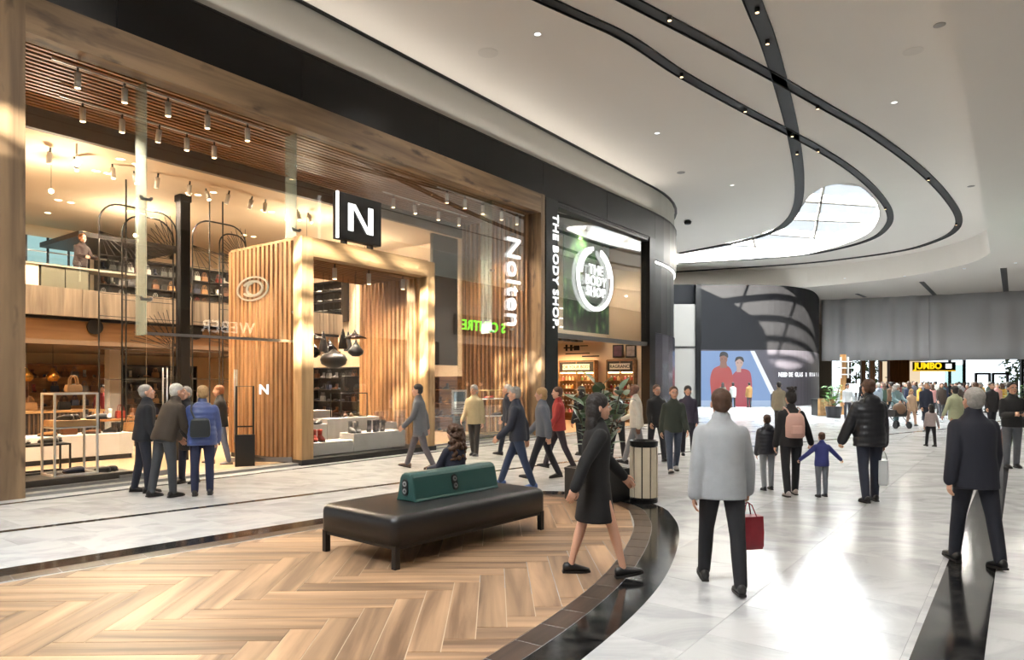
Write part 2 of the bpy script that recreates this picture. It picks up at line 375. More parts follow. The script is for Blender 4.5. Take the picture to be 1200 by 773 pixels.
# herringbone wood-look planks
HW, HL, HA = .23, 1.38, R(1.4)
isl = [p for p in offset_line(OUT, -.556)]
isl_c = isl
grout = MB().prism(isl, -.003, -.0005).build('grout_bed', mat('grout', (188, 172, 152), .8), floor)
npl = 0
ch, sh = math.cos(HA), math.sin(HA)
cand = []
for j in range(-14, 15):
    for k in range(-60, 61):
        for (x, y, lx, ly) in ((k * HW + j * HL, k * HW - j * HL, HL, HW), (k * HW + HL + j * HL, k * HW - HL + HW - j * HL, HW, HL)):
            g = .004
            po = [(x + g, y + g), (x + lx - g, y + g), (x + lx - g, y + ly - g), (x + g, y + ly - g)]
            po = [(p[0] * ch - p[1] * sh - 1.9, p[0] * sh + p[1] * ch + 6.0) for p in po]
            mx_, my_ = sum(p[0] for p in po) / 4, sum(p[1] for p in po) / 4
            if my_ < 2.6 or my_ > 12 or mx_ > 3 or mx_ < -.80 * my_ - 1.2: continue
            q = clip_convex(po, isl_c)
            if len(q) < 3: continue
            cand.append((my_, lx > ly, q, mx_))
cand.sort(key=lambda c: c[0])
for my_, hor, q, mx_ in cand[:299]:
    ang = HA if hor else HA + PI / 2; ca, sa = math.cos(-ang), math.sin(-ang)
    MB().prism([((p[0] - mx_) * ca - (p[1] - my_) * sa, (p[0] - mx_) * sa + (p[1] - my_) * ca) for p in q], -.002, .003).build('plank', M_plank, floor, (mx_, my_, 0), ang)
# marble slabs near the camera (beyond them the same grid carries on in the material)
TU, TV = .8, 1.2
cand = []
for i in range(-14, 40):
    for j in range(-30, 6):
        u0 = i * TU + (0 if j % 2 == 0 else TU / 2); v0 = j * TV
        c0 = S(u0 + TU / 2, v0 + TV / 2)
        if c0.y < 2.2 or abs(c0.x) > .80 * c0.y + 1.0 or v0 + TV > .3: continue
        if all(len(clip_convex([tuple(p[:2])] * 3, isl)) > 0 and len(clip_convex([(p[0], p[1]), (p[0] + .01, p[1]), (p[0], p[1] + .01)], isl)) > 2 for p in (S(u0, v0), S(u0 + TU, v0), S(u0, v0 + TV), S(u0 + TU, v0 + TV))): continue
        cand.append((c0.length, c0))
cand.sort(key=lambda c: c[0])
tm = MB().box(-TU / 2 + .0015, TU / 2 - .0015, -TV / 2 + .0015, TV / 2 - .0015, -.003, 0).mesh('marble_slab', M_marble)
for d, c0 in cand[:300]: link('marble_slab', tm, floor, (c0.x, c0.y, 0), SA)
def stripe(name, pts, wd):
    MB().ribbon(offset_line(pts, wd / 2), offset_line(pts, -wd / 2), -.003, .002).build(name, M_bmarble, floor)
stripe('black_stripe', [(-14, .6), tuple(fl(0, 623)[:2]), tuple(fl(350, 580.5)[:2]), tuple(fl(665, 541)[:2]), tuple(fl(973, 515)[:2]), tuple(fl(1102, 503)[:2]), (30, 38)], .13)
stripe('black_stripe', [tuple(S(u, -12.25)[:2]) for u in (-22, -10, 0, 10, 20, 30)], .40)
stripe('black_stripe', [tuple(S(u, -.42)[:2]) for u in (-8, 0, 8, 14, 23)], .10)

# ------------------------------------------------------------------ ceilings
HOLE = [ce(*p) for p in [(864, 282), (908, 268), (930, 254), (939, 243), (950, 229), (967, 218.5), (995, 215), (1013, 222), (1027, 238), (1030, 254), (1020, 271), (999, 282), (967, 292), (920, 301), (794, 309), (700, 313), (700, 304), (794, 296.5)]]
HOLE = [(p.x, p.y) for p in HOLE]
HOLE = catmull(HOLE + [HOLE[0]], 3)[:-1]
HOLE2 = [tuple(S(u, v)[:2]) for u, v in [(-9.2, -5.3), (-6.8, -5.3), (-4.6, -5.4), (-4.2, -6.6), (-5, -8.0), (-10, -8.05), (-15.5, -8.0), (-12.3, -6.6)]]
HOLE3 = [tuple(S(u, v)[:2]) for u, v in [(-13.4, -4.9), (-12.0, -4.9), (-10.4, -4.15), (-11.8, -4.15)]]
ARC = []
for a in range(0, 46, 5):
    ARC.append((23.3 + 11 * math.sin(R(a)), 11 - 11 * math.cos(R(a))))
edge_l = [tuple(S(u, .35)[:2]) for u in (-34, -20, -8, 0, 10, 20)] + [tuple(S(u, v + .35)[:2]) for u, v in ARC]
far_b = [ce(*p) for p in [(700, 320), (789, 319), (920, 315), (1013, 306), (1083, 294), (1135, 280), (1155, 270), (1162, 264)]]
far_b = catmull([(-30, 56)] + [(p.x, p.y) for p in far_b], 4)
rl = far_b[-1]; right_l = [(9.95, 15.0), (9.95 - .744 * 40, -25.0)]
RAISED = edge_l + [(-20, 44)] + far_b + right_l
ceil = fill('ceiling', [RAISED, HOLE, HOLE2, HOLE3], ZC, M_white, flip=True); struct(ceil, 'white suspended ceiling with a curved skylight')
ZL = 8.75
fill('low_ceiling', [[(-70, -32), (95, -32), (95, 112), (-70, 112)], RAISED], ZL, M_white, ceil, flip=True)
def curtainwall(name, pts, z0, z1, m, parent, closed=False, thick=.05):
    p2 = pts + ([pts[0]] if closed else [])
    return MB().ribbon(p2, offset_line(p2, thick), z0, z1).build(name, m, parent)
curtainwall('drop_band', far_b + right_l, ZL, ZC - .0, M_white, ceil, thick=-.06)
# dark shadow gap along the raised ceiling's edges
gap = MB().ribbon(offset_line(edge_l, -.24), offset_line(edge_l, -.36), ZC - .03, ZC + .01)
curtainwall('void_wall', edge_l + [(-20, 44), (-30, 56)], ZL - .1, ZC + .05, M_white, ceil, thick=.05)
curtainwall('void_wall', [right_l[-1], edge_l[0]], ZL - .1, ZC + .05, M_white, ceil, thick=.05)
gap.build('shadow_gap', M_black, ceil)
g2 = [rl] + right_l
MB().ribbon(g2, offset_line(g2, -.09), ZC - .03, ZC + .01).build('shadow_gap', M_black, ceil)
for hole in (HOLE, HOLE2, HOLE3):
    hp = hole + [hole[0]]; ctr = Vector((sum(p[0] for p in hole) / len(hole), sum(p[1] for p in hole) / len(hole)))
    area = sum(hole[i][0] * hole[(i + 1) % len(hole)][1] - hole[(i + 1) % len(hole)][0] * hole[i][1] for i in range(len(hole)))
    WH = .45 if hole is HOLE else .12
    MB().ribbon(hp, offset_line(hp, -.05 if area > 0 else .05), ZC, ZC + WH).build('skylight_well', M_white, ceil)
    wn_ = fill('skylight_pane', [hole], ZC + WH - .03, MC.get('skylight_glass') or glass('skylight_glass', (.97, .98, .98), .5), ceil)
# roof over the rest: the void above both ceilings is shut by a roof slab with the same openings
RIBS = MB()
x0 = min(p[0] for p in HOLE); x1 = max(p[0] for p in HOLE)
for i, D in enumerate([30.6, 33.8, 37.4, 41.0, 44.6]):
    q = MB().box(-16, 16, -.16, .16, 0, .36); q.xf(Matrix.Translation((15, D, ZC + .47)) @ Matrix.Rotation(R(18 - 5 * (i % 3)), 4, 'Z'))
    q.build('skylight_rib', M_white, ceil)
for x in (13.2, 17.0):
    q = MB().box(-.06, .06, -14, 14, 0, .22); q.xf(Matrix.Translation((x, 38, ZC + .47)) @ Matrix.Rotation(R(-22), 4, 'Z')); q.build('skylight_rib', M_white, ceil)
for i, v_ in enumerate((-5.95, -6.75, -7.4)):
    q = MB().box(-7, 7, -.13, .13, 0, .06); q.xf(Matrix.Translation(S(-10, v_, ZC + .14)) @ Matrix.Rotation(SA + R(2 - 3 * i), 4, 'Z')); q.build('skylight_rib', M_white, ceil)
for i, u in enumerate((-13.2, -11.4, -9.4, -7.2, -5.8)):
    q = MB().box(-.16, .16, -2.2, 2.2, 0, .06); q.xf(Matrix.Translation(S(u, -6.6, ZC + .14)) @ Matrix.Rotation(SA + R(30), 4, 'Z')); q.build('skylight_rib', M_white, ceil)

# curved black light tracks
M_trk = mat('track_black', (11, 11, 12), .65)
M_tl = emis('track_lens', (255, 220, 170), 3.0)
def track(label, pix, width, spots, ext):
    pts = [ce(*p) for p in pix]; pts = [(p.x, p.y) for p in pts]
    d = (Vector(pts[0]) - Vector(pts[1])).normalized(); pts = [tuple(Vector(pts[0]) + d * ext)] + pts
    ln = catmull(pts, 6)
    t = thing('light_track', label, 'light track', (0, 0, 0))
    MB().ribbon(offset_line(ln, width / 2), offset_line(ln, -width / 2), ZC - .006, ZC + .002).build('track_channel', M_trk, t)
    for sg in (1, -1):
        MB().ribbon(offset_line(ln, sg * width / 2), offset_line(ln, sg * (width / 2 + .02)), ZC - .05, ZC + .001).build('track_lip', M_trk, t)
    for px, py in spots:
        p = ce(px, py)
        b = MB().lathe([(.0, -.10), (.055, -.10), (.06, -.02), (.06, 0), (.0, 0)], 10).build('track_spot', M_blackm, t, (p.x, p.y, ZC - .006), smooth=False)
        MB().lathe([(.0, -.004), (.045, -.004), (.045, 0), (0, 0)], 10).build('lens', M_tl, b, (0, 0, -.101))
    return t
q3 = lambda pts: [(640 + x / 2.143, y / 2.143) for x, y in pts]
track('inner curved black light track sweeping round the skylight', q3([(2, 0), (200, 92), (340, 184), (500, 274), (600, 326), (690, 375), (770, 427), (830, 482), (862, 530), (858, 565), (820, 597), (740, 622), (640, 640), (480, 652), (330, 660)]), .26, q3([(340, 184), (500, 272), (683, 374), (852, 520)]), 9)
track('outer curved black light track around the skylight', q3([(212, 0), (400, 99), (560, 185), (700, 265), (830, 342), (940, 425), (1005, 492), (1036, 545), (1025, 578), (980, 603), (900, 627), (760, 648), (600, 664), (320, 682)]), .28, q3([(310, 40), (682, 265), (960, 446), (1030, 560)]), 9)
track('straight black light track crossing two curved ones', q3([(518, 0), (560, 110), (600, 250), (625, 360), (636, 450), (632, 510), (612, 550), (570, 580), (480, 607), (330, 636)]), .34, q3([(530, 20), (556, 100), (618, 335), (630, 380)]), 6)
# downlights, speakers and discs in the ceiling
for i, (px, py) in enumerate([(630, 40), (770, 156), (1048, 120), (858, 217)]):
    p = ce(px, py); t = thing('downlight', 'small round white downlight in the raised ceiling, %s nearest the camera' % ORD[[0, 2, 1, 3][i]], 'downlight', (p.x, p.y, ZC), group='downlights in the raised ceiling')
    MB().lathe([(.075, -.004), (.11, -.012), (.11, 0), (.075, 0)], 16).build('rim', M_whitem, t); MB().lathe([(0, -.003), (.075, -.003), (.075, 0), (0, 0)], 16).build('lens', M_led, t)
for i, (px, py, r, lab) in enumerate([(1101, 29, .13, 'grey round ceiling speaker near the right shadow gap'), (798, 202, .16, 'grey round ceiling speaker past the track crossing'), (1138, 218, .14, 'small grey ceiling speaker by the far ceiling corner')]):
    p = ce(px, py); o = MB().lathe([(0, -.02), (r * .8, -.02), (r, -.012), (r, 0), (0, 0)], 20).build('ceiling_speaker', mat('speaker_grille', (150, 146, 140), .6), None, (p.x, p.y, ZC), smooth=False); tag(o, lab, 'speaker', 'ceiling speakers')
for i, (px, py, r, lab) in enumerate([(1070, 60, .24, 'large flush white access hatch beside the ceiling speaker'), (572, 62, .26, 'flush round white hatch above the black fascia')]):
    p = ce(px, py); o = MB().lathe([(0, -.006), (r, -.006), (r, 0), (0, 0)], 24).build('access_hatch', mat('hatch_white', (234, 227, 218), .7), None, (p.x, p.y, ZC)); tag(o, lab, 'hatch')
p = ce(806, 258); t = thing('ceiling_camera', 'small dark ceiling fitting past the black shop corner', 'camera', (p.x, p.y, ZC))
MB().lathe([(0, -.22), (.16, -.2), (.2, -.08), (.12, 0), (0, 0)], 12).build('dome', M_blackm, t)
# slots in the low ceiling by the curtains
for i, (a, b, wd) in enumerate([((1080, 330), (1097, 347), .3), ((1176, 314), (1179, 343), .34), ((1004, 344), (1014, 348), .25)]):
    A = ce(*a, ZL); B = ce(*b, ZL); ln = [(A.x, A.y), (B.x, B.y)]
    MB().ribbon(offset_line(ln, wd / 2), offset_line(ln, -wd / 2), ZL - .02, ZL).build('ceiling_slot', M_black, ceil)

# ------------------------------------------------------------------ outer walls that shut the mall
struct(MB().box(-70, 95, -30.3, -30, 0, 12).build('wall_back', M_white)); 
struct(MB().box(-70, -69.7, -30, 112, 0, 12).build('wall_left_outer', M_white))
wr = thing('wall_right', '', '', S(0, -17.5), SA); del wr['category']; struct(wr, 'opposite row of shopfronts across the mall')
MB().box(-30, 110, -.3, 0, 0, 10.4).build('wall_face', mat('opposite_wall', (120, 112, 104), .6), wr)
for k in range(7):
    x = -26 + k * 9.5
    MB().box(x, x + 7.6, 0, .06, .1, 4.4).build('shop_window', mat('opposite_glass', (30, 32, 34), .1), wr)
# fascia and bulkhead over the shops
wl = thing('wall_left', '', '', S(0, 0), SA); del wl['category']; struct(wl, 'long black fascia and grey bulkhead over the shops')
js = [-16, -9.0, SU(137, 0), SU(354, 0), 9.6, 14.66, 19.0, 23.3]
for a, b in zip(js[:-1], js[1:]):
    MB().box(a + .006, b - .006, 0, .15, 7.97, 9.08).build('fascia_panel', M_fascia, wl)
MB().box(-16, 23.3, .03, .2, 7.9, 9.06).build('fascia_backing', M_blackm, wl)
al = [(-16, 0), (23.3, 0)] + ARC[1:]
MB().ribbon(offset_line(al, .10), offset_line(al, .3), 9.08, ZC + .02).build('bulkhead', M_band, wl)
MB().ribbon(offset_line(al, -.02), offset_line(al, .3), 9.06, 9.10).build('fascia_cap', M_black, wl)
arc_o = [(u, v) for u, v in ARC]
MB().ribbon(arc_o, offset_line(arc_o, .3), 7.1, 9.08).build('fascia_panel', M_fascia, wl)
ai = offset_line(arc_o, .12); MB().ribbon(ai, offset_line(ai, .3), 3.95, 7.1).build('curved_panel', mat('curved_black', (9, 10, 11), .35, spec=.25), wl)
ai2 = offset_line(arc_o, .06); MB().ribbon(ai2, offset_line(ai2, .2), 0.05, 3.92).build('curved_glass', mat('plum_glass', (60, 57, 64), .15), wl)
MB().ribbon(offset_line(arc_o, .1), offset_line(arc_o, .05), 6.96, 7.06).build('glow_strip', M_led, wl)  # white glowing band below the curved fascia

def mall_lamp(p, power, name='mall_downlight_light', colr=(1, .94, .86), size=140):  # spot for the ceiling downlights and for added fill
    l = bpy.data.lights.new(name, 'SPOT'); l.energy = power; l.spot_size = R(size); l.spot_blend = .8; l.color = colr; l.shadow_soft_size = .08
    o = bpy.data.objects.new(name, l); C.objects.link(o); o.location = p
for px, py in [(630, 40), (770, 156), (1048, 120), (858, 217), (1000, 60), (905, 150)]:
    p = ce(px, py); mall_lamp((p.x, p.y, ZC - .13), 900)
k = 0
for u in (-22, -14, -6, 2, 10, 20, 32, 44):  # added row of fill lamps, brightens the dark right side
    for v_ in (-14.6,):
        p = S(u, v_, ZL); t = thing('downlight', 'added white fill lamp in the low ceiling strip, %s along the row' % ORD[k], 'downlight', p, group='added fill lamps in the low ceiling'); k += 1
        MB().lathe([(.075, -.004), (.11, -.012), (.11, 0), (.075, 0)], 16).build('rim', M_whitem, t); MB().lathe([(0, -.003), (.075, -.003), (.075, 0), (0, 0)], 16).build('lens', M_led, t)
        mall_lamp((p.x, p.y, ZL - .05), 900)
for u, v_ in ((-6, -6), (-2, -9), (2, -4), (-22, -6), (-28, -8)):
    p = S(u, v_, ZC - .05); mall_lamp(p, 900)  # fill spots without fittings, added out of view

for px, D in ((990, 46), (1060, 45), (1130, 42), (1190, 40)):  # lamps added to brighten the grey curtains
    x = (px - 600) / F * D; t = thing('downlight', 'added white fill lamp in the low ceiling before the curtains, %s from the left' % ORD[[990, 1060, 1130, 1190].index(px)], 'downlight', (x, D, ZL), group='added fill lamps before the curtains')
    MB().lathe([(.075, -.004), (.11, -.012), (.11, 0), (.075, 0)], 16).build('rim', M_whitem, t); MB().lathe([(0, -.003), (.075, -.003), (.075, 0), (0, 0)], 16).build('lens', M_led, t)
    mall_lamp((x, D, ZL - .05), 1600, size=170)

def opposite_sign(px, py, body, size, m, label):      # signs of the shops across the mall, seen mirrored in the shop glass
    vv = 2 * .28 + 17.3; u, z = SP(px, py, vv); t = thing('opposite_sign', label, 'sign', S(u, -17.3, z), SA)
    text('lettering', body, size, m, t, (0, 0, 0), (R(90), 0, R(180)), .03, 0, space=1.12); MB().box(-3.2, 3.2, -.1, -.04, -.7, .7).build('sign_board', M_black, t)
opposite_sign(568, 383, 'S CENTRE', 1.0, emis('sign_green', (70, 230, 40), 6.0), 'green lit sign of the shop across, mirrored in the right glass')
opposite_sign(268, 384, 'WEBER', .8, emis('sign_pale', (255, 250, 240), 6.0), 'white lit sign of the shop across, mirrored in the left glass')
# ================================================================== SHOE SHOP
GV = .28     # glass plane
# shell
sh_ = thing('wall_shop', '', '', S(0, 0), SA); del sh_['category']; struct(sh_, 'warm plaster shell of the shoe shop')
MB().box(-2, 15.0, 13.5, 13.7, 0, 7.2).build('back_wall', M_warmw, sh_)
MB().box(-1.2, -1.0, .3, 13.5, 0, 7.4).build('side_wall', M_warmw, sh_)
MB().box(14.62, 14.8, .3, 13.5, 0, 7.9).build('side_wall', M_warmw, sh_)
MB().box(-1, 14.7, 3.45, 13.6, 7.0, 7.1).build('shop_ceiling', M_warmw, sh_)
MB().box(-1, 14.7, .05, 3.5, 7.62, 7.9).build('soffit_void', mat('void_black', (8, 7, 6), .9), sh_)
MB().box(-1, 14.7, 3.3, 3.45, 6.95, 7.62).build('bulkhead', mat('soffit_grey', (92, 82, 72), .7), sh_)
MB().box(-1, 14.7, .32, 13.5, -.002, .012).build('shop_floor', mat('shop_floor_beige', (204, 176, 142), .3, noise=.06, scale=2), sh_)
MB().box(-.05, 14.6, .0, .34, -.002, .05).build('threshold', mat('threshold_grey', (140, 138, 134), .4), sh_)
# rustic wooden frame around the whole front
fr = thing('shopfront_frame', 'giant rustic timber frame around the shoe shop front', 'shopfront', S(0, 0), SA)
MB().box(-1.15, 0, -.06, .32, 0, 10.1).build('post', M_rustz, fr)
MB().box(14.44, 14.66, -.06, .32, 0, 7.98).build('post', M_rustz, fr)
MB().box(0, 14.44, -.06, .32, 7.36, 7.97).build('beam', M_rust, fr)
# slatted soffit
sl = thing('slat_soffit', 'brown timber slat soffit behind the shop beam', 'slat ceiling', S(0, 0), SA)
sm = MB().box(0, 14.4, -.035, .035, 0, .11).mesh('slat', M_slat)
v = .42
while v < 3.3: link('slat', sm, sl, (0, v, 7.36)); v += .165
# right slat wall
sw = thing('slat_wall', 'upright timber slats lining the right end of the shoe shop', 'slat wall', S(14.4, 0), SA)
MB().box(.08, .22, .34, 3.3, .05, 7.4).build('backing', mat('slat_backing', (70, 44, 24), .7), sw)
sm = MB().box(0, .09, -.035, .035, .05, 7.4).mesh('slat', M_slatz)
v = .5
while v < 3.3: link('slat', sm, sw, (0, v, 0)); v += .185
# dark panel between portal and right slats
dp = MB().box(2.3, 3.6, 0, .12, 2.4, 6.95).build('charcoal_wall', mat('charcoal_panel', (44, 40, 38), .35), None, S(10.9, 3.6), SA); tag(dp, 'dark grey wall panel behind the right shop window', 'panel')
# glass front: panes between joints, fins and brackets
win = thing('window_1', '', '', S(0, 0), SA); del win['category']; struct(win, 'full-height glass front of the shoe shop')
jo = [0, SU(172, GV), SU(348, GV), SU(577, GV), 14.44]
for i, (a, b) in enumerate(zip(jo[:-1], jo[1:])):
    z0 = .06 if i != 1 else 2.75
    MB().box(a + .006, b - .006, GV - .008, GV + .008, z0, 7.36).build('pane', M_glass, win)
for a in jo[1:-1]:
    MB().box(a - .012, a + .012, GV + .02, GV + .42, 2.7 if abs(a - jo[1]) < .1 else 3.3, 7.36).build('glass_fin', M_fin, win)
    for z in (3.35, 5.2):
        br = MB(); br.box(a - .09, a + .09, GV + .01, GV + .05, z - .025, z + .025); br.lathe([(0, 0), (.03, 0), (.03, .05), (0, .05)], 8, (a - .09, GV + .02, z)); br.lathe([(0, 0), (.03, 0), (.03, .05), (0, .05)], 8, (a + .09, GV + .02, z)); br.build('bracket', M_steel, win)
MB().box(0, jo[1], GV - .05, GV + .05, .05, .10).build('sill', M_steel, win)
MB().box(jo[2], 14.44, GV - .05, GV + .05, .05, .10).build('sill', M_steel, win)
MB().box(jo[1], jo[2], GV - .03, GV + .03, 2.70, 2.75).build('transom', M_steel, win)
# standing glass door leaves, open
def glass_door(u, ang, w_, label, sticker):
    d = thing('glass_door', label, 'door', S(u, GV), SA + ang)
    MB().box(0, w_, -.006, .006, .06, 2.66).build('pane', M_glass, d)
    MB().box(0, w_, -.02, .02, .06, .16).build('bottom_rail', M_steel, d)
    for s in (-1, 1):
        h = MB().tube([(w_ - .12, s * .06, .5), (w_ - .12, s * .06, 2.1)], .017, 8); h.tube([(w_ - .12, 0, .7), (w_ - .12, s * .06, .7)], .01, 6); h.tube([(w_ - .12, 0, 1.9), (w_ - .12, s * .06, 1.9)], .01, 6); h.build('handle', M_steel, d, smooth=True)
    if sticker: text('sticker', 'N', .3, M_sign, d, (w_ * .45, .012, 1.65), (R(90), 0, R(180)), .001, .008)
    return d
glass_door(SU(140, GV), R(8), 1.0, 'open glass door leaf with steel pull bars left of the visitors', False)
glass_door(5.15, R(180 - 52), 1.35, 'open glass door leaf bearing a white N beside the slatted portal', True)

# portal: slatted display box
po = thing('display_portal', 'pale timber slatted portal framing the shoe display', 'portal', S(0, 0), SA)
PU0, PU1, PD, PZ = 5.18, 9.28, 2.75, 5.02
MB().box(PU0 - .05, PU0 + .26, -.1, .2, .12, PZ).build('post', M_port, po)
MB().box(PU1 - .2, PU1 + .06, -.1, .2, .12, PZ - .02).build('post', M_port, po)
MB().box(PU0 + .26, PU1 - .2, -.1, .2, PZ - .42, PZ).build('header', M_portx, po)
MB().box(PU0, PU1, .2, PD, PZ - .06, PZ).build('lid', M_portx, po)
MB().box(PU0, PU1, .2, PD, .0, .12).build('base', M_blackm, po)
MB().box(PU0 - .06, PU1 + .1, -.12, .22, 0, .12).build('kick_plate', M_blackm, po)
lm = MB().box(-.035, .035, -.05, .05, .12, PZ - .06).mesh('slat', M_slatz)
k = .36
while k < PD: link('slat', lm, po, (PU0, k, 0)); link('slat', lm, po, (PU1, k, 0)); k += .17
hm = MB().box(PU0 + .04, PU1 - .04, -.03, .03, PZ - .40, PZ - .30).mesh('soffit_slat', M_slat)
k = .3
while k < PD: link('soffit_slat', hm, po, (0, k, 0)); k += .165
# round double-arc emblem on the portal side
em = thing('portal_emblem', 'glowing oval double-arc emblem on the portal side slats', 'emblem', S(PU0 - .06, 1.75, 4.0), SA)
e = MB()
def arc_pts(rx, rz, a0, a1, n=18): return [(0, rx * math.cos(R(a0 + (a1 - a0) * i / n)), rz * math.sin(R(a0 + (a1 - a0) * i / n))) for i in range(n + 1)]
M_em = emis('emblem_glow', (255, 236, 196), .55)
MB().tube(arc_pts(.62, .27, 0, 360, 32), .022, 6).build('ring', M_em, em)
MB().tube(arc_pts(.40, .17, 35, 325), .03, 6).build('arc', M_em, em)
MB().tube(arc_pts(.22, .14, -90, 90, 12), .03, 6).build('arc', M_em, em)
# N sign box
ns = thing('sign_box', 'black illuminated cube sign with white letter N', 'sign', S(6.12, -.06, 5.08), SA)
MB().box(.05, 1.36, 0, .22, .06, 1.14).build('box', M_blackm, ns, bevel=.015)
MB().box(0, .05, -.006, .04, .06, 1.14).build('light_edge', M_led, ns)
n_ = MB(); n_.box(.32, .47, -.02, 0, .28, .92); n_.box(.93, 1.08, -.02, 0, .28, .92)
n_.add([(.38, -.022, .92), (.53, -.022, .92), (1.02, -.022, .28), (.87, -.022, .28)], [(0, 3, 2, 1)]); n_.build('letter', M_sign, ns)
for x in (.3, 1.1): MB().box(x - .04, x + .04, .05, .2, -.06, .06).build('foot', M_blackm, ns)
# vertical shop name on the right glass
u, z = SP(601.5, 330, GV - .05)
t = thing('name_sign', 'white upright shop name lettering on the right glass pane', 'sign', S(u, GV - .05, z), SA)
text('lettering', 'Nolten', .98, M_sign, t, (0, 0, 0), (R(90), R(90), 0), .02, .002, space=1.04)
# wires holding the sign
for zz in (z + 1.5, z - 1.5): MB().box(-.03, .03, 0, .12, zz - z - .03, zz - z + .03).build('bracket', M_steel, t)

# ---- lights
def spot_lamp(p, power, size, colr=(1, .80, .58), blend=.6, rad=.05, name='shop_spot_light', target=None):
    l = bpy.data.lights.new(name, 'SPOT'); l.energy = power; l.spot_size = R(size); l.spot_blend = blend; l.color = colr; l.shadow_soft_size = rad
    o = bpy.data.objects.new(name, l); C.objects.link(o); o.location = p
    d = (Vector(target) - Vector(p)) if target else Vector((0, 0, -1)); o.rotation_euler = d.to_track_quat('-Z', 'Y').to_euler(); return o
cyl_m = MB().lathe([(0, 0), (.055, 0), (.055, .26), (0, .26)], 12); cyl_m = cyl_m.mesh('housing', M_whitem, True)
len_m = MB().lathe([(0, -.004), (.045, -.004), (.045, 0), (0, 0)], 12).mesh('lens', M_warm)
stm_m = MB().box(-.015, .015, -.015, .015, .25, .36).mesh('bracket', M_blackm)
def spot_thing(p, label, group, tilt=0, lens=True, scale=1.0):
    t = thing('track_spotlight', label, 'spotlight', p, SA, group); t.scale = (scale,) * 3
    t.rotation_euler = (tilt, 0, SA)
    h = link('housing', cyl_m, t); link('bracket', stm_m, t)
    if lens: link('lens', len_m, h)
    return t
# front track, just behind the beam
def rail(u0, u1, v, z, label):
    o = MB().box(0, u1 - u0, -.02, .02, 0, .03).build('lamp_rail', M_whitem, None, S(u0, v, z), SA); tag(o, label, 'lamp rail')
for g, (pxs, v, zz, lab, dy) in enumerate([
    ([91, 146, 197, 243, 290], .62, 6.98, 'in the left front row under the slats', 0),
    ([97, 143, 185, 219, 251], 1.9, 6.86, 'in the second row at left under the slats', 0),
    ([524, 545, 566, 588, 606], .62, 6.98, 'in the right front row under the slats', 0),
    ([461, 487, 514, 538], 1.9, 6.86, 'in the second row right of the black sign', 0)]):
    us = [SU(px, v) for px in pxs]
    rail(us[0] - .4, us[-1] + .4, v, zz + .355, ['long lamp rail behind the beam at left', 'lamp rail deeper under the slats at left', 'lamp rail behind the beam at right', 'lamp rail deeper under the slats at right'][g])
    for i, u in enumerate(us):
        spot_thing(S(u, v, zz), 'white cylinder spotlight %s, %s from the left' % (lab, ORD[i]), 'white track spotlights under the slat soffit', rnd.uniform(-.25, .25) if g % 2 else 0)
for u in (1.5, 4.0, 6.5, 10.5, 13):
    spot_lamp(S(u, 1.3, 6.8), 1500, 130)
# spots under the shop ceiling and recessed downlights
k = 0
for px, py in [(57, 160), (90, 172), (133, 180), (160, 187), (183, 192), (221, 203), (245, 208), (265, 213), (292, 222), (310, 224), (338, 232), (351, 235), (365, 240)]:
    v_ = 4.6; u, z = SP(px, py, v_)
    spot_thing(S(u, v_, 6.645), 'ceiling spotlight behind the soffit, %s from the left post' % ORD[k], 'spotlights on the shoe shop ceiling', rnd.uniform(-.5, .5)); k += 1
def ceil7(px, py, z=7.0):
    D = (z - CH) * F / (HY - py); return Vector(((px - 600) / F * D, D, z))
k = 0
for px, py in [(113, 200), (127, 203), (141, 186), (160, 192), (221, 226), (232, 228), (152, 247), (167, 250), (68, 234), (83, 237), (56, 249), (309, 246), (318, 248), (286, 275), (297, 277), (250, 225), (98, 271)]:
    p = ceil7(px, py); t = thing('recessed_downlight', 'glowing recessed downlight in the shoe shop ceiling, %s of seventeen' % ORD[k], 'downlight', p, 0, 'downlights in the shoe shop ceiling'); k += 1
    MB().lathe([(0, -.006), (.085, -.006), (.085, 0), (0, 0)], 12).build('lens', M_warm, t); MB().lathe([(.085, -.012), (.11, -.012), (.11, 0), (.085, 0)], 12).build('rim', M_whitem, t)
for u in (1.5, 5, 8.5, 12.5):
    for v_ in (6.0, 10.5): spot_lamp(S(u, v_, 6.95), 1500, 160)
for u in (2, 6, 10, 13.5): spot_lamp(S(u, 9.5, 2.72), 420, 155)
def fill_bulb(p, power, name='shop_bulb_light'):
    l = bpy.data.lights.new(name, 'POINT'); l.energy = power; l.color = (1, .82, .6); l.shadow_soft_size = .06; o = bpy.data.objects.new(name, l); C.objects.link(o); o.location = p
for k_, (u, v_, lab) in enumerate(((2.2, 5.2, 'over the left window'), (5.6, 8.6, 'over the mezzanine counter'), (9.2, 5.2, 'behind the black sign'), (12.6, 6.4, 'over the right end of the shop'))):  # added globes with point lights, lift the shop ceiling and interior
    t = thing('globe_pendant', 'small glowing fill pendant added %s' % lab, 'lamp', S(u, v_, 6.2), 0, 'added fill pendants in the shoe shop'); MB().ball((0, 0, 0), .055).build('globe', emis('globe_glow', (255, 226, 180), 12), t, smooth=True); MB().tube([(0, 0, .05), (0, 0, .8)], .006, 5).build('cord', M_blackm, t)
    fill_bulb(S(u, v_, 6.05), 240)
for u in (6, 7.2, 8.4): spot_lamp(S(u, .8, 4.45), 900, 130)
k = 0
for px, py in [(397, 330), (437, 338), (477, 346)]:
    u, z = SP(px, py, .3); spot_thing(S(u, .45, 4.27), 'white spotlight under the portal header, %s from the left' % ORD[k], 'spotlights inside the portal'); k += 1
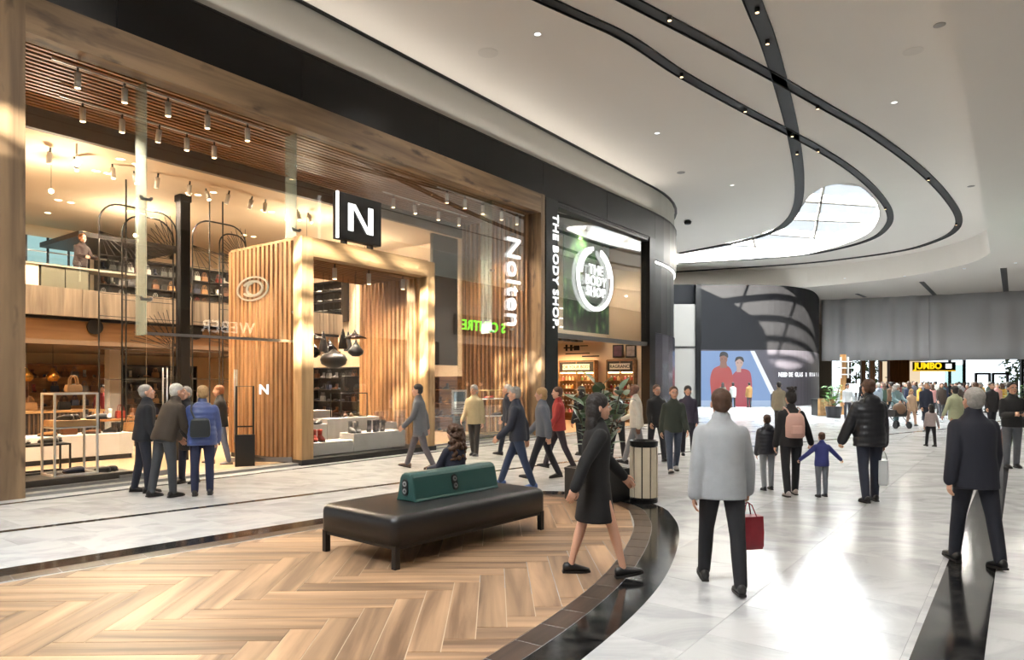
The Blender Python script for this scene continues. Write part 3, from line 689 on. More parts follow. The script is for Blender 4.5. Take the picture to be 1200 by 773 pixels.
# starburst lamp hanging in the left window
u, z = SP(92, 170, 3.6); t = thing('bare_bulb', 'bright bare bulb hanging near the left shop ceiling', 'lamp', S(u, 3.7, 6.55)); MB().ball((0, 0, 0), .07).build('bulb', emis('bulb_hot', (255, 240, 210), 60), t, smooth=True); MB().tube([(0, 0, .05), (0, 0, .42)], .02, 6).build('stem', M_whitem, t)

# ---- mezzanine
mz = thing('mezzanine', 'board-marked concrete mezzanine crossing the shoe shop', 'mezzanine', S(0, 0), SA)
MB().box(-1, 12.0, 6.9, 13.5, 3.5, 4.22).build('slab', M_conc, mz)
MB().box(-1, 12.0, 7.0, 13.5, 2.78, 2.9).build('lower_ceiling', mat('mezz_soffit', (120, 96, 74), .8), mz)
MB().box(2.2, 12.0, 7.15, 7.25, 2.86, 3.42).build('timber_band', wood('band_wood', (126, 90, 56), (168, 126, 84), .4, 'X', .5, .05, None, .05), mz)
MB().box(-1, 12, 7.1, 13.4, 3.42, 3.5).build('shadow_line', M_black, mz)
MB().box(-1, 12.0, 6.93, 6.945, 4.22, 4.95).build('balustrade_glass', M_glass, mz)
for i in range(9):
    MB().box(-1 + i * 1.5, -1 + i * 1.5 + .012, 6.885, 6.9, 3.5, 4.22).build('formwork_joint', mat('concrete_joint', (110, 94, 80), .9), mz)
for u, z in [SP(111, 383, 7.1), SP(229, 390, 7.1)]:
    q = MB().lathe([(0, 0), (.17, 0), (.2, .05), (.2, .09), (0, .09)], 16); q.xf(Matrix.Translation((u, 7.15, z)) @ Matrix.Rotation(R(90), 4, 'X')); q.build('round_speaker', M_blackm, mz, smooth=False)
# black column
u = SU(214.5, 6.0)
bc = thing('steel_column', 'tall matte black square column in the shoe shop', 'column', S(u, 6.0), SA)
M_colb = mat('column_black', (14, 13, 13), .7, spec=.2); MB().box(-.14, .14, -.14, .14, .013, 6.98).build('shaft', M_colb, bc, bevel=.02); MB().box(-.16, .16, -.16, .16, 6.8, 6.985).build('collar', M_colb, bc)
# wire trees: black arched rod screens
def rod_screen(pxl, pxr, ytop, v_, label, arches):
    u0, zt = SP(pxl, ytop, v_); u1, _ = SP(pxr, ytop, v_)
    t = thing('rod_screen', label, 'screen', S(0, v_), SA)
    r = .022
    def arch(a, b, zt, name):
        rr = min(.5, (b - a) * .4)
        pts = [(a, 0, .02), (a, 0, zt - rr)] + [(a + rr - rr * math.cos(R(q)), 0, zt - rr + rr * math.sin(R(q))) for q in range(15, 91, 15)] + [(b - rr + rr * math.sin(R(q)), 0, zt - rr + rr * math.cos(R(q))) for q in range(0, 91, 15)] + [(b, 0, .02)]
        MB().tube(pts, r, 6).build(name, M_blackm, t)
        return rr
    for a, b, z in arches:
        ua = u0 + (u1 - u0) * a; ub = u0 + (u1 - u0) * b; zz = zt * z; rr = arch(ua, ub, zz, 'arch_rod')
        for i in range(9):       # fan of thin rods in the top corner
            an = R(i * 11.25); L_ = 1.0
            p0 = (ub - .02, 0, zz - rr - .5); p1 = (ub - .02 - math.sin(an) * L_ * .8, 0, zz - rr - .5 + math.cos(an) * L_)
            p1 = (max(p1[0], ua + .05), 0, min(p1[2], zz - .03)); MB().tube([p0, p1], .008, 5).build('fan_rod', M_blackm, t)
        for i in range(1, 7):     # lower and left fans
            an = R(i * 13); q0 = (ua + .02, 0, zz - rr - .25); q1 = (min(ua + .02 + math.sin(an) * .9, ub - .05), 0, zz - rr - .25 - math.cos(an) * .7); MB().tube([q0, q1], .008, 5).build('fan_rod', M_blackm, t)
            q0 = (ub - .02, 0, zz * .44); q1 = (max(ub - .02 - math.sin(an) * 1.1, ua + .05), 0, zz * .44 + math.cos(an) * 1.0); MB().tube([q0, q1], .008, 5).build('fan_rod', M_blackm, t)
        for z2 in (zz * .30, zz * .42, zz * .55, zz * .64, zz * .72, zz * .79, zz * .86): MB().tube([(ua, 0, z2), (ub, 0, z2)], .009, 5).build('cross_rod', M_blackm, t)
    for a in (.34,):
        ua = u0 + (u1 - u0) * a; MB().tube([(ua, .05, .02), (ua, .05, 6.98)], r, 6).build('mast', M_blackm, t)
    return t
rod_screen(116, 207, 235, 5.6, 'left black arched rod screen with fanned rods', [(0, 1, 1.0), (.28, .95, .97)])
rod_screen(224, 288, 255, 5.6, 'right black arched rod screen beside the column', [(0.02, 1, 1.0), (.5, 1, .96)])
MB().tube([S(SU(261, 5.7), 5.7, .02), S(SU(261, 5.7), 5.7, 6.98)], .022, 6).build('mast', M_blackm, [o for o in C.objects if o.name.startswith('rod_screen')][-1]).matrix_world
o = [o for o in C.objects if o.name.startswith('mast')][-1]; o.matrix_parent_inverse = (Matrix.Translation(o.parent.location) @ Matrix.Rotation(SA, 4, 'Z')).inverted()
# ================================================================== GOODS IN THE SHOE SHOP
def shoe_mesh(kind, key):
    L_, sole_h = .28, .022
    if kind == 'heel': sole_h = .02
    def ring(y, w_, z0, z1, n=10):
        return [(w_ * math.cos(2 * PI * j / n) * (1 if math.sin(2 * PI * j / n) > 0 else 1.04), y, z0 + (z1 - z0) * (.5 + .5 * math.sin(2 * PI * j / n))) for j in range(n)]
    secs = {'boot': [(-.135, .028, .10), (-.12, .036, .13), (-.05, .04, .13), (.0, .043, .11), (.05, .047, .085), (.10, .043, .065), (.135, .026, .05)],
            'shoe': [(-.135, .028, .07), (-.11, .034, .085), (-.05, .037, .085), (.0, .041, .08), (.05, .046, .068), (.10, .042, .055), (.135, .024, .042)]}[kind]
    up = MB().rings([ring(y, w_, sole_h * .6, h) for y, w_, h in secs])
    if kind == 'boot':
        up.rings([[(.041 * s_ * math.cos(2 * PI * j / 10), -.075 + .055 * s_ * math.sin(2 * PI * j / 10) + dy, z) for j in range(10)] for z, s_, dy in ((.06, 1, .0), (.12, .96, -.005), (.17, 1.0, -.008), (.215, 1.08, -.008), (.217, .9, -.008), (.19, .88, -.008))])
    so_ = MB().prism([(-.03, -.14), (.03, -.14), (.038, -.05), (.05, .05), (.045, .11), (.02, .142), (-.02, .142), (-.045, .11), (-.05, .05), (-.038, -.05)], 0, sole_h)
    return up.mesh('upper', MC.setdefault(key, mat(key, (60, 40, 30), .35)), True), so_.mesh('sole', mat('shoe_sole', (26, 22, 20), .6))
LEA = {'black': mat('leather_black', (24, 22, 22), .35), 'brown': mat('leather_brown', (104, 66, 40), .4), 'red': mat('leather_red', (140, 48, 34), .4), 'tan': mat('leather_tan', (176, 130, 84), .45), 'grey': mat('leather_grey', (110, 108, 106), .5), 'white': mat('leather_white', (220, 216, 208), .5), 'navy': mat('leather_navy', (38, 44, 66), .45)}
SHM = {k: shoe_mesh(k, 'leather_black') for k in ('boot', 'shoe')}
def shoe(u, v, z, rz, kind, colr, label, group, sc_=1.0):
    t = thing('ankle_boot' if kind == 'boot' else 'low_shoe', label, 'shoe', S(u, v, z), SA + rz, group); t.scale = (sc_,) * 3
    o = link('upper', SHM[kind][0], t); setmat(o, LEA[colr]); link('sole', SHM[kind][1], t)
def pair(u, v, z, rz, kind, colr, where, group, sc_=1.15):
    for s_, nm in ((-1, 'left'), (1, 'right')):
        shoe(u + s_ * .075 * math.cos(rz), v + s_ * .075 * math.sin(rz), z, rz + rnd.uniform(-.12, .12), kind, colr, '%s %s %s, %s of its pair' % (colr, 'ankle boot' if kind == 'boot' else 'low shoe', where, nm), group, sc_)
def handbag(u, v, z, colr, label, w_=.34, h=.26, rz=0):
    t = thing('handbag', label, 'bag', S(u, v, z), SA + rz, 'handbags in the shoe shop')
    q = MB().rings([[(x * w_ / 2 * s_, y * .07 * s_, zz) for x, y in ((-1, -1), (1, -1), (1, 1), (-1, 1))] for zz, s_ in ((0, .9), (.03, 1), (h * .6, .97), (h, .86))]); q.build('bag_body', LEA[colr], t, bevel=.012)
    for s_ in (-1, 1): MB().tube([(-w_ * .25, s_ * .05, h - .02)] + [(-w_ * .25 * math.cos(R(a)), s_ * .05, h + .16 * math.sin(R(a))) for a in range(15, 180, 15)] + [(w_ * .25, s_ * .05, h - .02)], .009, 6).build('handle', LEA[colr], t)
    return t
def frame_stand(u, v, z, sx, sy, sz, m, name, label, cat, shelves=(), r=.012, top=True):
    t = thing(name, label, cat, S(u, v, z), SA)
    for x in (0, sx):
        for y in (0, sy): MB().box(x - r, x + r, y - r, y + r, 0, sz).build('upright', m, t)
    for zz in (r, sz - r):
        for y in (0, sy): MB().box(r, sx - r, y - r, y + r, zz - r, zz + r).build('rail', m, t)
        for x in (0, sx): MB().box(x - r, x + r, r, sy - r, zz - r, zz + r).build('rail', m, t)
    for zz, mm, th in shelves: MB().box(r, sx - r, -.005, sy + .005, zz, zz + th).build('shelf', mm, t)
    return t
# left window: step, white rack, low black table
u1 = SU(152, .45)
st = thing('window_step', 'dark grey step in the left shop window', 'platform', S(.06, .42), SA)
MB().box(0, u1, 0, 1.25, .012, .2).build('step_body', mat('step_grey', (62, 56, 52), .4, noise=.1), st, bevel=.01)
ra, rb = SU(64, .6), SU(114, .6)
M_box = wood('box_wood', (150, 112, 72), (196, 156, 108), .6, 'X', .5)
frame_stand(ra, .6, .2, rb - ra, .55, 1.44, M_whitem, 'display_rack', 'white metal display rack holding shoes in the left window', 'rack', [(.82, M_whitem, .02), (.85, M_box, .11)], .016)
pair(ra + .3, .85, 1.161, .5, 'shoe', 'black', 'on the wooden tray of the white rack', 'shoes on the white rack'); pair(ra + .75, .8, 1.161, 1.2, 'shoe', 'grey', 'on the wooden tray of the white rack', 'shoes on the white rack')
pair(ra + .35, .75, .235, 1.3, 'shoe', 'navy', 'at the foot of the white rack', 'shoes on the white rack'); 
handbag(ra + .4, .9, 1.65, 'tan', 'tan box bag on top of the white rack', .26, .13)
pair(rb + .2, .75, .2, .4, 'shoe', 'black', 'on the dark step right of the rack', 'shoes on the white rack', 1.2)
frame_stand(.1, 1.2, .2, 1.0, .44, .52, M_blackm, 'low_table', 'low black table behind the white rack', 'table', [(.5, M_blackm, .025)], .014)
pair(.35, 1.4, .745, .9, 'shoe', 'white', 'on the low black table', 'shoes on the low table'); pair(.85, 1.4, .745, .9, 'shoe', 'grey', 'on the low black table', 'shoes on the low table')
# long white plinth
ua, ub = SU(26, 5.0) - .5, SU(143, 5.0)
pl = thing('long_plinth', 'long low white plinth inside the left window', 'plinth', S(ua, 4.4), SA)
MB().box(0, ub - ua, 0, .9, .12, .62).build('plinth_body', M_plinth, pl, bevel=.008); MB().box(.03, ub - ua - .03, .03, .87, .012, .12).build('kick', M_blackm, pl)
k = 0
for i in range(7):
    u = ua + .9 + i * .45; c_ = ['tan', 'brown', 'brown', 'black', 'tan', 'grey', 'red'][i]
    if i % 3 == 1: handbag(u, 4.8, .62, c_, '%s handbag on the long plinth, %s item from the left' % (c_, ORD[i]), .32, .22)
    else: pair(u, 4.75, .62, .6, 'boot' if i % 2 else 'shoe', c_, '%s along the long plinth' % ORD[i], 'goods on the long plinth')
# striped counter with goods
ct = thing('slatted_counter', 'dark slatted sales counter below the mezzanine', 'counter', S(SU(30, 8) - 1.0, 7.9), SA)
CW = SU(120, 8) - SU(30, 8) + 1.0
MB().box(0, CW, .03, .8, .012, 1.0).build('counter_body', mat('counter_dark', (52, 40, 32), .6), ct); MB().box(-.02, CW + .02, -.04, .84, 1.0, 1.06).build('counter_top', M_box, ct)
sm = MB().box(-.02, .02, 0, .03, .05, .98).mesh('counter_slat', mat('counter_slat', (96, 74, 54), .5)); x = .05
while x < CW: link('counter_slat', sm, ct, (x, 0, 0)); x += .1
for i, (dx, c_) in enumerate([(1.2, 'tan'), (2.0, 'black'), (2.7, 'white'), (3.4, 'brown')]):
    if dx < CW - .2: handbag(SU(30, 8) - 1.0 + dx, 8.3, 1.06, c_, '%s bag on the slatted counter' % c_, .3, .22)
# shelving units on the ground floor back wall and on the mezzanine
M_shelf = wood('shelf_wood', (120, 82, 50), (170, 124, 80), .7, 'X', .5)
M_shelfd = mat('shelf_dark', (40, 34, 30), .5)
def SV(px, u):            # v of a photo column on the cross plane u
    t = (px - 600) / F; return (t * (P0.y + U.y * u) - P0.x - U.x * u) / (V.x - t * V.y)
def shelf_unit(u, v, z, wdt, hgt, n, m, label, group, colrs, kinds, step=.28, sc_=1.0, side=False):
    sh = {'back-wall shelf unit behind the visitors': 'shelf behind the visitors', 'dark back-wall shelf unit seen left of the portal': 'dark shelf left of the portal', 'dark shelf unit seen through the portal': 'shelf seen through the portal', 'timber shelf unit right of the portal': 'timber shelf right of portal', 'dark mezzanine shelf left of the column': 'mezzanine shelf left of column', 'dark mezzanine shelf right of the column': 'mezzanine shelf right of column', 'dark upper shelf seen over the portal opening': 'upper shelf over the portal'}[label]
    cnt = 0
    t = thing('shelf_unit', label, 'shelf', S(u, v, z), SA - (PI / 2 if side else 0), group)
    loc_ = (lambda x, y: (u + y, v - x)) if side else (lambda x, y: (u + x, v + y)); tr = -PI / 2 if side else 0
    MB().box(0, wdt, .38, .4, 0, hgt).build('back_panel', m, t)
    for x in (0, wdt): MB().box(x - .015, x + .015, 0, .38, 0, hgt).build('side_panel', m, t)
    for i in range(n + 1): MB().box(.015, wdt - .015, 0, .38, i * hgt / n - (.03 if i == n else 0), i * hgt / n + (0 if i == n else .03)).build('shelf_board', m, t)
    for i in range(n):
        x = .2; nn = 0
        while x < wdt - .15:
            nn += 1
            kd = rnd.choice(kinds); c_ = rnd.choice(colrs); z2 = z + i * hgt / n + .031
            if kd == 'bag': 
                b = handbag(*loc_(x, .18), z2, c_, '%s bag, %s along the %s level of %s' % (c_, ORD[nn - 1], ORD[i], sh), .24, min(.2, hgt / n - .22) if hgt / n > .4 else .14, tr); b['group'] = 'goods on the ' + label
            else: shoe(*loc_(x, .16), z2, rnd.uniform(-.4, .4) + PI + tr, kd, c_, '%s %s, %s along the %s level of %s' % (c_, {'boot': 'ankle boot', 'shoe': 'low shoe'}[kd], ORD[nn - 1], ORD[i], sh), 'goods on the ' + label, sc_)
            x += step
    return t
ALLC = ['black', 'brown', 'tan', 'grey', 'white', 'navy', 'red']
shelf_unit(4.3, 13.0, .012, 2.6, 2.4, 5, M_shelf, 'back-wall shelf unit behind the visitors', 'shelf units', ALLC, ['shoe', 'boot', 'bag'], .3, 1.2)
shelf_unit(7.3, 13.0, .012, 2.6, 2.4, 5, M_shelfd, 'dark back-wall shelf unit seen left of the portal', 'shelf units', ALLC, ['shoe', 'boot', 'bag'], .3, 1.2)
shelf_unit(14.2, SV(364, 14.2), .012, SV(364, 14.2) - SV(424, 14.2), 2.4, 5, M_shelfd, 'dark shelf unit seen through the portal', 'shelf units', ['black', 'brown', 'navy', 'grey'], ['boot', 'shoe', 'bag'], .4, 1.1, True)
shelf_unit(14.2, SV(507, 14.2), .012, SV(507, 14.2) - SV(536, 14.2), 2.0, 4, M_shelf, 'timber shelf unit right of the portal', 'shelf units', ['black', 'brown', 'tan'], ['boot', 'shoe'], .3, 1.0, True)
shelf_unit(6.4, 13.0, 4.22, 2.8, 2.0, 4, M_shelfd, 'dark mezzanine shelf left of the column', 'shelf units', ALLC, ['bag', 'boot', 'bag'], .3, 1.2)
shelf_unit(9.5, 13.0, 4.22, 2.4, 2.0, 4, M_shelfd, 'dark mezzanine shelf right of the column', 'shelf units', ALLC, ['bag', 'boot', 'bag'], .3, 1.2)
shelf_unit(14.2, SV(362, 14.2), 4.3, SV(362, 14.2) - SV(400, 14.2), 1.7, 4, M_shelfd, 'dark upper shelf seen over the portal opening', 'shelf units', ['black', 'grey', 'white'], ['shoe'], .34, 1.0, True)
# mezzanine counter
cc = thing('mezzanine_counter', 'grey-green counter cabinets on the mezzanine', 'counter', S(SU(48, 7.6), 7.6, 4.22), SA)
CW = SU(104, 7.6) - SU(48, 7.6)
for i in range(2): MB().box(i * CW / 2 + .01, (i + 1) * CW / 2 - .01, 0, .7, 0, .62).build('cabinet_door', mat('sage_cabinet', (104, 100, 84), .5), cc)
MB().box(-.5, CW + 1.4, -.04, .74, .62, .67).build('counter_top', M_warmw if False else mat('counter_grey', (150, 140, 124), .5), cc); MB().box(-.5, -.05, 0, .7, 0, .62).build('end_panel', M_warmw, cc)
mw = thing('window_2', '', '', S(SU(28, 13.3), 13.3, 4.3), SA); del mw['category']; struct(mw, 'pale teal window at the back of the mezzanine')
MB().box(-.6, SU(87, 13.3) - SU(28, 13.3), 0, .08, 0, 2.3).build('pane', emis('teal_window', (170, 214, 214), .9), mw)
for i in range(6): MB().box(i * .62 - .6, i * .62 - .54, -.05, 0, 0, 2.3).build('mullion', M_blackm, mw)
for z in (.6, 1.25, 1.8): MB().box(-.6, 2.9, -.04, 0, z, z + .04).build('transom', M_whitem, mw)
dc = MB().box(0, 3.2, 0, 3.0, .3, .45).build('dark_canopy', M_shelfd, None, S(SU(92, 10), 10, 5.9), SA); tag(dc, 'dark sloping ceiling raft over the mezzanine shelves', 'ceiling raft')
# pendants with golden shades below the mezzanine
def pendant(u, v, z, prof, m, zt, label, group, inner=None):
    t = thing('pendant_lamp', label, 'lamp', S(u, v, z), 0, group)
    MB().lathe(prof, 18).build('shade', m, t, smooth=True); MB().tube([(0, 0, prof[-1][1]), (0, 0, zt - z)], .006, 5).build('cord', M_blackm, t)
    MB().lathe([(0, prof[0][1] + .005), (prof[0][0] * .85, prof[0][1] + .005), (prof[0][0] * .85, prof[0][1] + .012), (0, prof[0][1] + .012)], 12).build('diffuser', inner or M_gold, t)
M_gold = mat('brass', (206, 150, 70), .25, 1.0); M_dchrome = mat('black_chrome', (40, 38, 38), .12, .9); M_pblack = mat('pendant_black', (28, 27, 27), .3, .3)
for i, (px, py) in enumerate([(62, 440), (31, 440)]):
    u, z = SP(px, py, 7.6); pendant(u, 7.6, z, [(.1, -.14), (.16, -.06), (.15, .02), (.06, .12), (.02, .2)], M_gold, 2.78, 'golden teardrop pendant below the mezzanine, %s from the left post' % ORD[1 - i], 'golden pendants')
PR = {'wide': [(.30, -.03), (.31, -.02), (.20, .03), (.06, .10), (.03, .16), (.02, .2)], 'fat': [(.09, -.16), (.19, -.08), (.2, -.02), (.1, .10), (.03, .2), (.02, .26)], 'tall': [(.12, -.28), (.12, -.2), (.05, .12), (.025, .2), (.02, .24)], 'bulb': [(.12, -.22), (.30, -.12), (.34, 0), (.28, .12), (.12, .18), (.03, .26)]}
for i, (px, py, kd, v_, lab) in enumerate([(366, 396, 'wide', 1.3, 'wide flat black pendant at the left of the portal cluster'), (366, 411, 'fat', 1.0, 'teardrop pendant by the left portal post'), (379, 399, 'tall', 1.6, 'tall black cone pendant left in the portal cluster'), (386, 408, 'fat', 1.7, 'teardrop pendant above the big dark globe'), (391, 421, 'bulb', 1.2, 'biggest dark globe pendant low in the portal'), (402, 396, 'tall', 1.5, 'slim black cone pendant in the cluster middle'), (408, 399, 'tall', 1.9, 'slim black cone pendant farther back in the cluster'), (416, 395, 'wide', 1.2, 'wide flat pendant at the right of the cluster'), (417, 410, 'fat', .7, 'teardrop pendant at the right of the cluster')]):
    u, z = SP(px, py, v_); pendant(u, v_, z, PR[kd], [M_pblack, M_dchrome][i % 2], PZ - .42, lab, 'pendants inside the portal')
# stepped white display in the portal
dsp = thing('stepped_display', 'white stepped display plinths inside the portal', 'plinth', S(0, 0), SA)
for (a, b, v0, v1, z1) in [(5.5, 6.95, .36, .9, .42), (6.97, 8.7, .36, .9, .56), (5.5, 6.6, .92, 1.45, .80), (6.62, 8.3, .92, 1.45, .92), (5.5, 7.2, 1.47, 2.0, 1.1), (8.32, 8.95, .92, 1.3, .74)]:
    MB().box(a, b, v0, v1, .125, z1).build('plinth_block', M_plinth, dsp, bevel=.006)
G = 'shoes on the portal display'
pair(5.62, .62, .42, 2.6, 'boot', 'black', 'at the left on the lowest white step', G, 1.3); pair(6.1, .6, .42, 2.7, 'boot', 'red', 'on the lowest white step', G, 1.3)
pair(7.2, .6, .56, 2.8, 'boot', 'grey', 'leftmost on the front right step', G, 1.3); pair(7.75, .58, .56, 2.5, 'boot', 'black', 'in the middle of the front right step', G, 1.3); pair(8.5, 1.1, .74, 2.6, 'boot', 'brown', 'at the right end of the display', G, 1.3)
handbag(6.05, 1.15, .80, 'black', 'black handbag on the second white step', .4, .3); pair(6.4, 1.1, .80, 2.2, 'shoe', 'grey', 'beside the black handbag', G, 1.3)
frame_stand(7.1, 1.0, .92, .85, .4, .62, M_blackm, 'wire_stand', 'black wire cube stand carrying a tote bag', 'stand', [(.6, M_blackm, .015)], .01)
handbag(7.55, 1.2, 1.555, 'black', 'black tote bag on the wire cube stand', .5, .42); pair(7.5, 1.2, .92, 2.5, 'shoe', 'brown', 'inside the wire cube stand', G, 1.2)
frame_stand(5.55, .98, .80, .5, .4, .6, M_blackm, 'wire_stand', 'black wire stand behind the left portal post', 'stand', [], .01)
bk = thing('price_card', 'tilted orange and white card on the display', 'card', S(6.45, 1.7, 1.1), SA); q = MB().box(-.14, .14, 0, .02, 0, .34); q.xf(Matrix.Rotation(R(-14), 4, 'X')); q.build('card_board', mat('card_orange', (222, 176, 140), .6), bk)
q = MB().box(-.10, .10, -.004, 0, .05, .2); q.xf(Matrix.Rotation(R(-14), 4, 'X')); q.build('card_print', mat('card_print', (206, 84, 44), .6), bk)
for i in range(6): pair(8.05, .62 + .0 * i, .56, 2.4, 'boot', 'black', 'right of the middle of the front right step', G, 1.3) if i == 0 else None
# anti-theft gates
def gate(u, v, rz, label):
    t = thing('security_gate', label, 'gate', S(u, v, .012), SA + rz, 'security gates')
    MB().box(-.2, .2, -.05, .05, 0, .68).build('gate_base', M_blackm, t)
    MB().tube([(-.17, 0, .66), (-.17, 0, 1.72), (.17, 0, 1.72), (.17, 0, .66)], .022, 6).build('gate_loop', M_blackm, t); MB().box(-.17, .17, -.012, .012, .84, .87).build('gate_rail', M_blackm, t)
gate(SU(287, .75), .75, R(25) - SA, 'black anti-theft gate beside the slatted portal')
gate(SU(210, 3.0), 3.0, R(25) - SA, 'black anti-theft gate behind the three visitors')
# poster stand and frame rack to the right
u = SU(538, 1.2); ps = thing('poster_stand', 'white poster on a black floor stand in the right opening', 'poster stand', S(u, 1.2, .012), SA - R(30))
MB().box(-.2, .2, -.02, .02, 0, .75).build('stand_panel', M_blackm, ps); MB().box(-.02, .02, .02, .06, 0, 1.5).build('stand_post', M_blackm, ps); MB().box(-.24, .24, -.04, -.02, .82, 1.56).build('poster', mat('poster_white', (226, 228, 230), .5), ps)
MB().box(-.19, .19, -.046, -.04, 1.2, 1.5).build('poster_print', mat('poster_blue', (120, 140, 158), .6, noise=.5, scale=14), ps)
for k in range(5): MB().box(-.17, .17 - .06 * (k % 3), -.045, -.04, 1.1 - k * .05, 1.12 - k * .05).build('poster_line', mat('ink_grey', (90, 92, 96), .6), ps)
u = SU(566, 1.0); frame_stand(u, .75, .163, 1.0, .5, 1.4, mat('brass_rod', (200, 176, 130), .35, .6), 'display_rack', 'thin brass display rack in the right window', 'rack', [(.55, M_plinth, .02), (1.1, M_plinth, .02)], .013)
pair(u + .3, 1.0, 1.285, .6, 'shoe', 'red', 'on the brass rack', 'shoes on the brass rack'); pair(u + .7, 1.0, .735, .6, 'shoe', 'grey', 'on the brass rack', 'shoes on the brass rack')
MB().box(0, 14.36 - SU(556, .6), 0, .9, .012, .16).build('window_step', mat('step_grey', (62, 56, 52), .4), None, S(SU(556, .6), .5), SA); tag(C.objects[-1] if False else bpy.data.objects['window_step.001'], 'dark step in the right shop window below the brass rack', 'platform')

# ================================================================== COSMETICS SHOP
B0, B1 = 15.55, 23.2
bs = thing('wall_cosmetics', '', '', S(0, 0), SA); del bs['category']; struct(bs, 'warm shell of the cosmetics shop')
MB().box(14.82, B0, 0, .5, 0, 7.97).build('black_pier', M_satin if False else M_black, bs)
MB().box(22.75, 23.3, 0, .4, 0, 7.97).build('black_pier', M_black, bs)
MB().box(15.0, 23.4, 6.6, 6.8, 0, 4.0).build('back_wall', M_warmw, bs); MB().box(15.0, 23.4, 2.4, 2.55, 3.7, 7.97).build('upper_wall', M_warmw, bs)
MB().box(15.0, 23.4, 2.3, 6.7, 3.62, 3.74).build('shop_ceiling', M_warmw, bs); MB().box(15.0, 15.1, .5, 6.7, 0, 7.9).build('side_wall', M_warmw, bs); MB().box(23.3, 23.4, .3, 6.7, 0, 7.9).build('side_wall', M_warmw, bs)
MB().box(15.0, 23.4, .05, 2.5, 7.8, 7.95).build('soffit', M_black, bs)
MB().box(15.1, 23.3, .3, 6.6, -.002, .012).build('shop_floor', mat('shop_floor_oak', (170, 136, 100), .35, noise=.08), bs)
win = thing('window_3', '', '', S(0, 0), SA); del win['category']; struct(win, 'upper glass of the cosmetics shop')
for a, b in ((B0, 19.2), (19.2, 22.75)): MB().box(a + .006, b - .006, .2, .215, 3.5, 7.97).build('pane', M_glass, win)
MB().box(B0, 22.75, .12, .3, 3.34, 3.5).build('transom', mat('transom_steel', (120, 118, 116), .3, .8), win)
for i in range(4): MB().box(15.75 + i * .55, 16.1 + i * .55, .32, .6, 3.28, 3.5).build('lamp_box', M_blackm, win)
u0, z1 = SP(661, 262, .7); u1, z0 = SP(714, 392, .7)
pm = bpy.data.materials.new('leaf_print'); pm.use_nodes = True; nt = pm.node_tree; N = nt.nodes.new; L = nt.links.new; b_ = nt.nodes['Principled BSDF']
tc = N('ShaderNodeTexCoord'); mp = N('ShaderNodeMapping'); mp.inputs['Scale'].default_value = (1.5, 1, .75); mp.inputs['Rotation'].default_value = (0, .6, 0); nz = N('ShaderNodeTexNoise'); nz.inputs['Scale'].default_value = 1.2
mxv = N('ShaderNodeMix'); mxv.data_type = 'RGBA'; mxv.inputs[0].default_value = .35; L(tc.outputs['Object'], nz.inputs['Vector']); L(tc.outputs['Object'], mxv.inputs[6]); L(nz.outputs['Color'], mxv.inputs[7]); L(mxv.outputs[2], mp.inputs[0])
vo = N('ShaderNodeTexVoronoi'); vo.inputs['Scale'].default_value = 3.4; L(mp.outputs[0], vo.inputs['Vector']); cr = N('ShaderNodeValToRGB'); e = cr.color_ramp.elements
e[0].position = .05; e[0].color = col(170, 200, 120); e[1].position = .62; e[1].color = col(22, 44, 28); e2 = e.new(.28); e2.color = col(70, 120, 64); L(vo.outputs['Distance'], cr.inputs[0])
sx_ = N('ShaderNodeSeparateColor'); L(vo.outputs['Color'], sx_.inputs[0]); mx = N('ShaderNodeMix'); mx.data_type = 'RGBA'; mx.blend_type = 'MULTIPLY'; mx.inputs[0].default_value = .7; L(cr.outputs[0], mx.inputs[6]); L(sx_.outputs[0], mx.inputs[7]); L(mx.outputs[2], b_.inputs['Base Color']); b_.inputs['Roughness'].default_value = .6
lp = MB().box(0, u1 - u0, 0, .04, 0, z1 - z0).build('leaf_banner', pm, None, S(u0, .7, z0), SA); tag(lp, 'big hanging banner printed with green jungle leaves', 'banner')
# ring logo
u, z = SP(698, 327, .12)
lg = thing('ring_logo', 'white round pod logo with stacked shop name on glass', 'sign', S(u, .12, z), SA)
def flat_arc(rx, rz, wd, a0, a1, n=40, cx=0, cz=0, taper=False):
    q = MB(); ins, outs = [], []
    for i in range(n + 1):
        a = R(a0 + (a1 - a0) * i / n); w_ = wd * (1 if not taper else (.35 + .65 * math.sin(PI * min(1, i / n + .12))))
        ins.append((cx + (rx - w_) * math.cos(a), cz + (rz - w_) * math.sin(a))); outs.append((cx + rx * math.cos(a), cz + rz * math.sin(a)))
    q.ribbon(ins, outs, -.03, .03); q.xf(Matrix.Rotation(R(90), 4, 'X')); return q
flat_arc(1.34, 1.2, .15, 98, 320 + 0, 44).build('ring', M_sign, lg); flat_arc(1.34, 1.2, .15, 320, 360 + 72, 24).build('ring', M_sign, lg)
flat_arc(1.08, .98, .12, 108, 178, 14, -.02, .12).build('inner_arc', M_sign, lg); flat_arc(1.08, .98, .12, 2, 68, 14, .02, .12).build('inner_arc', M_sign, lg)
for k, wd in enumerate(('THE', 'BODY', 'SHOP')): text('lettering', wd, .50, M_sign, lg, (0, -.02, .32 - k * .41), (R(90), 0, 0), .02, .004, sx=1.12, space=1.05)
u, z = SP(651, 318, -.03)
vs_ = thing('name_sign', 'white upright cosmetics shop name on the black pier', 'sign', S(u, -.03, z), SA); text('lettering', 'THE BODY SHOP.', .47, M_sign, vs_, (0, 0, 0), (R(90), R(90), 0), .015, .004, space=1.06)
for i, z in enumerate((4.0, 4.35)): MB().box(19.2, 22.7, 2.2, 2.26, z, z + .05).build('light_line', M_led, bs)
MB().box(19.2, 22.7, 2.2, 2.26, 4.75, 4.8).build('light_line', M_led, bs)
for u in (16.5, 18.5, 20.5, 22): spot_lamp(S(u, 4.0, 3.55), 500, 155, (1, .66, .36)); 
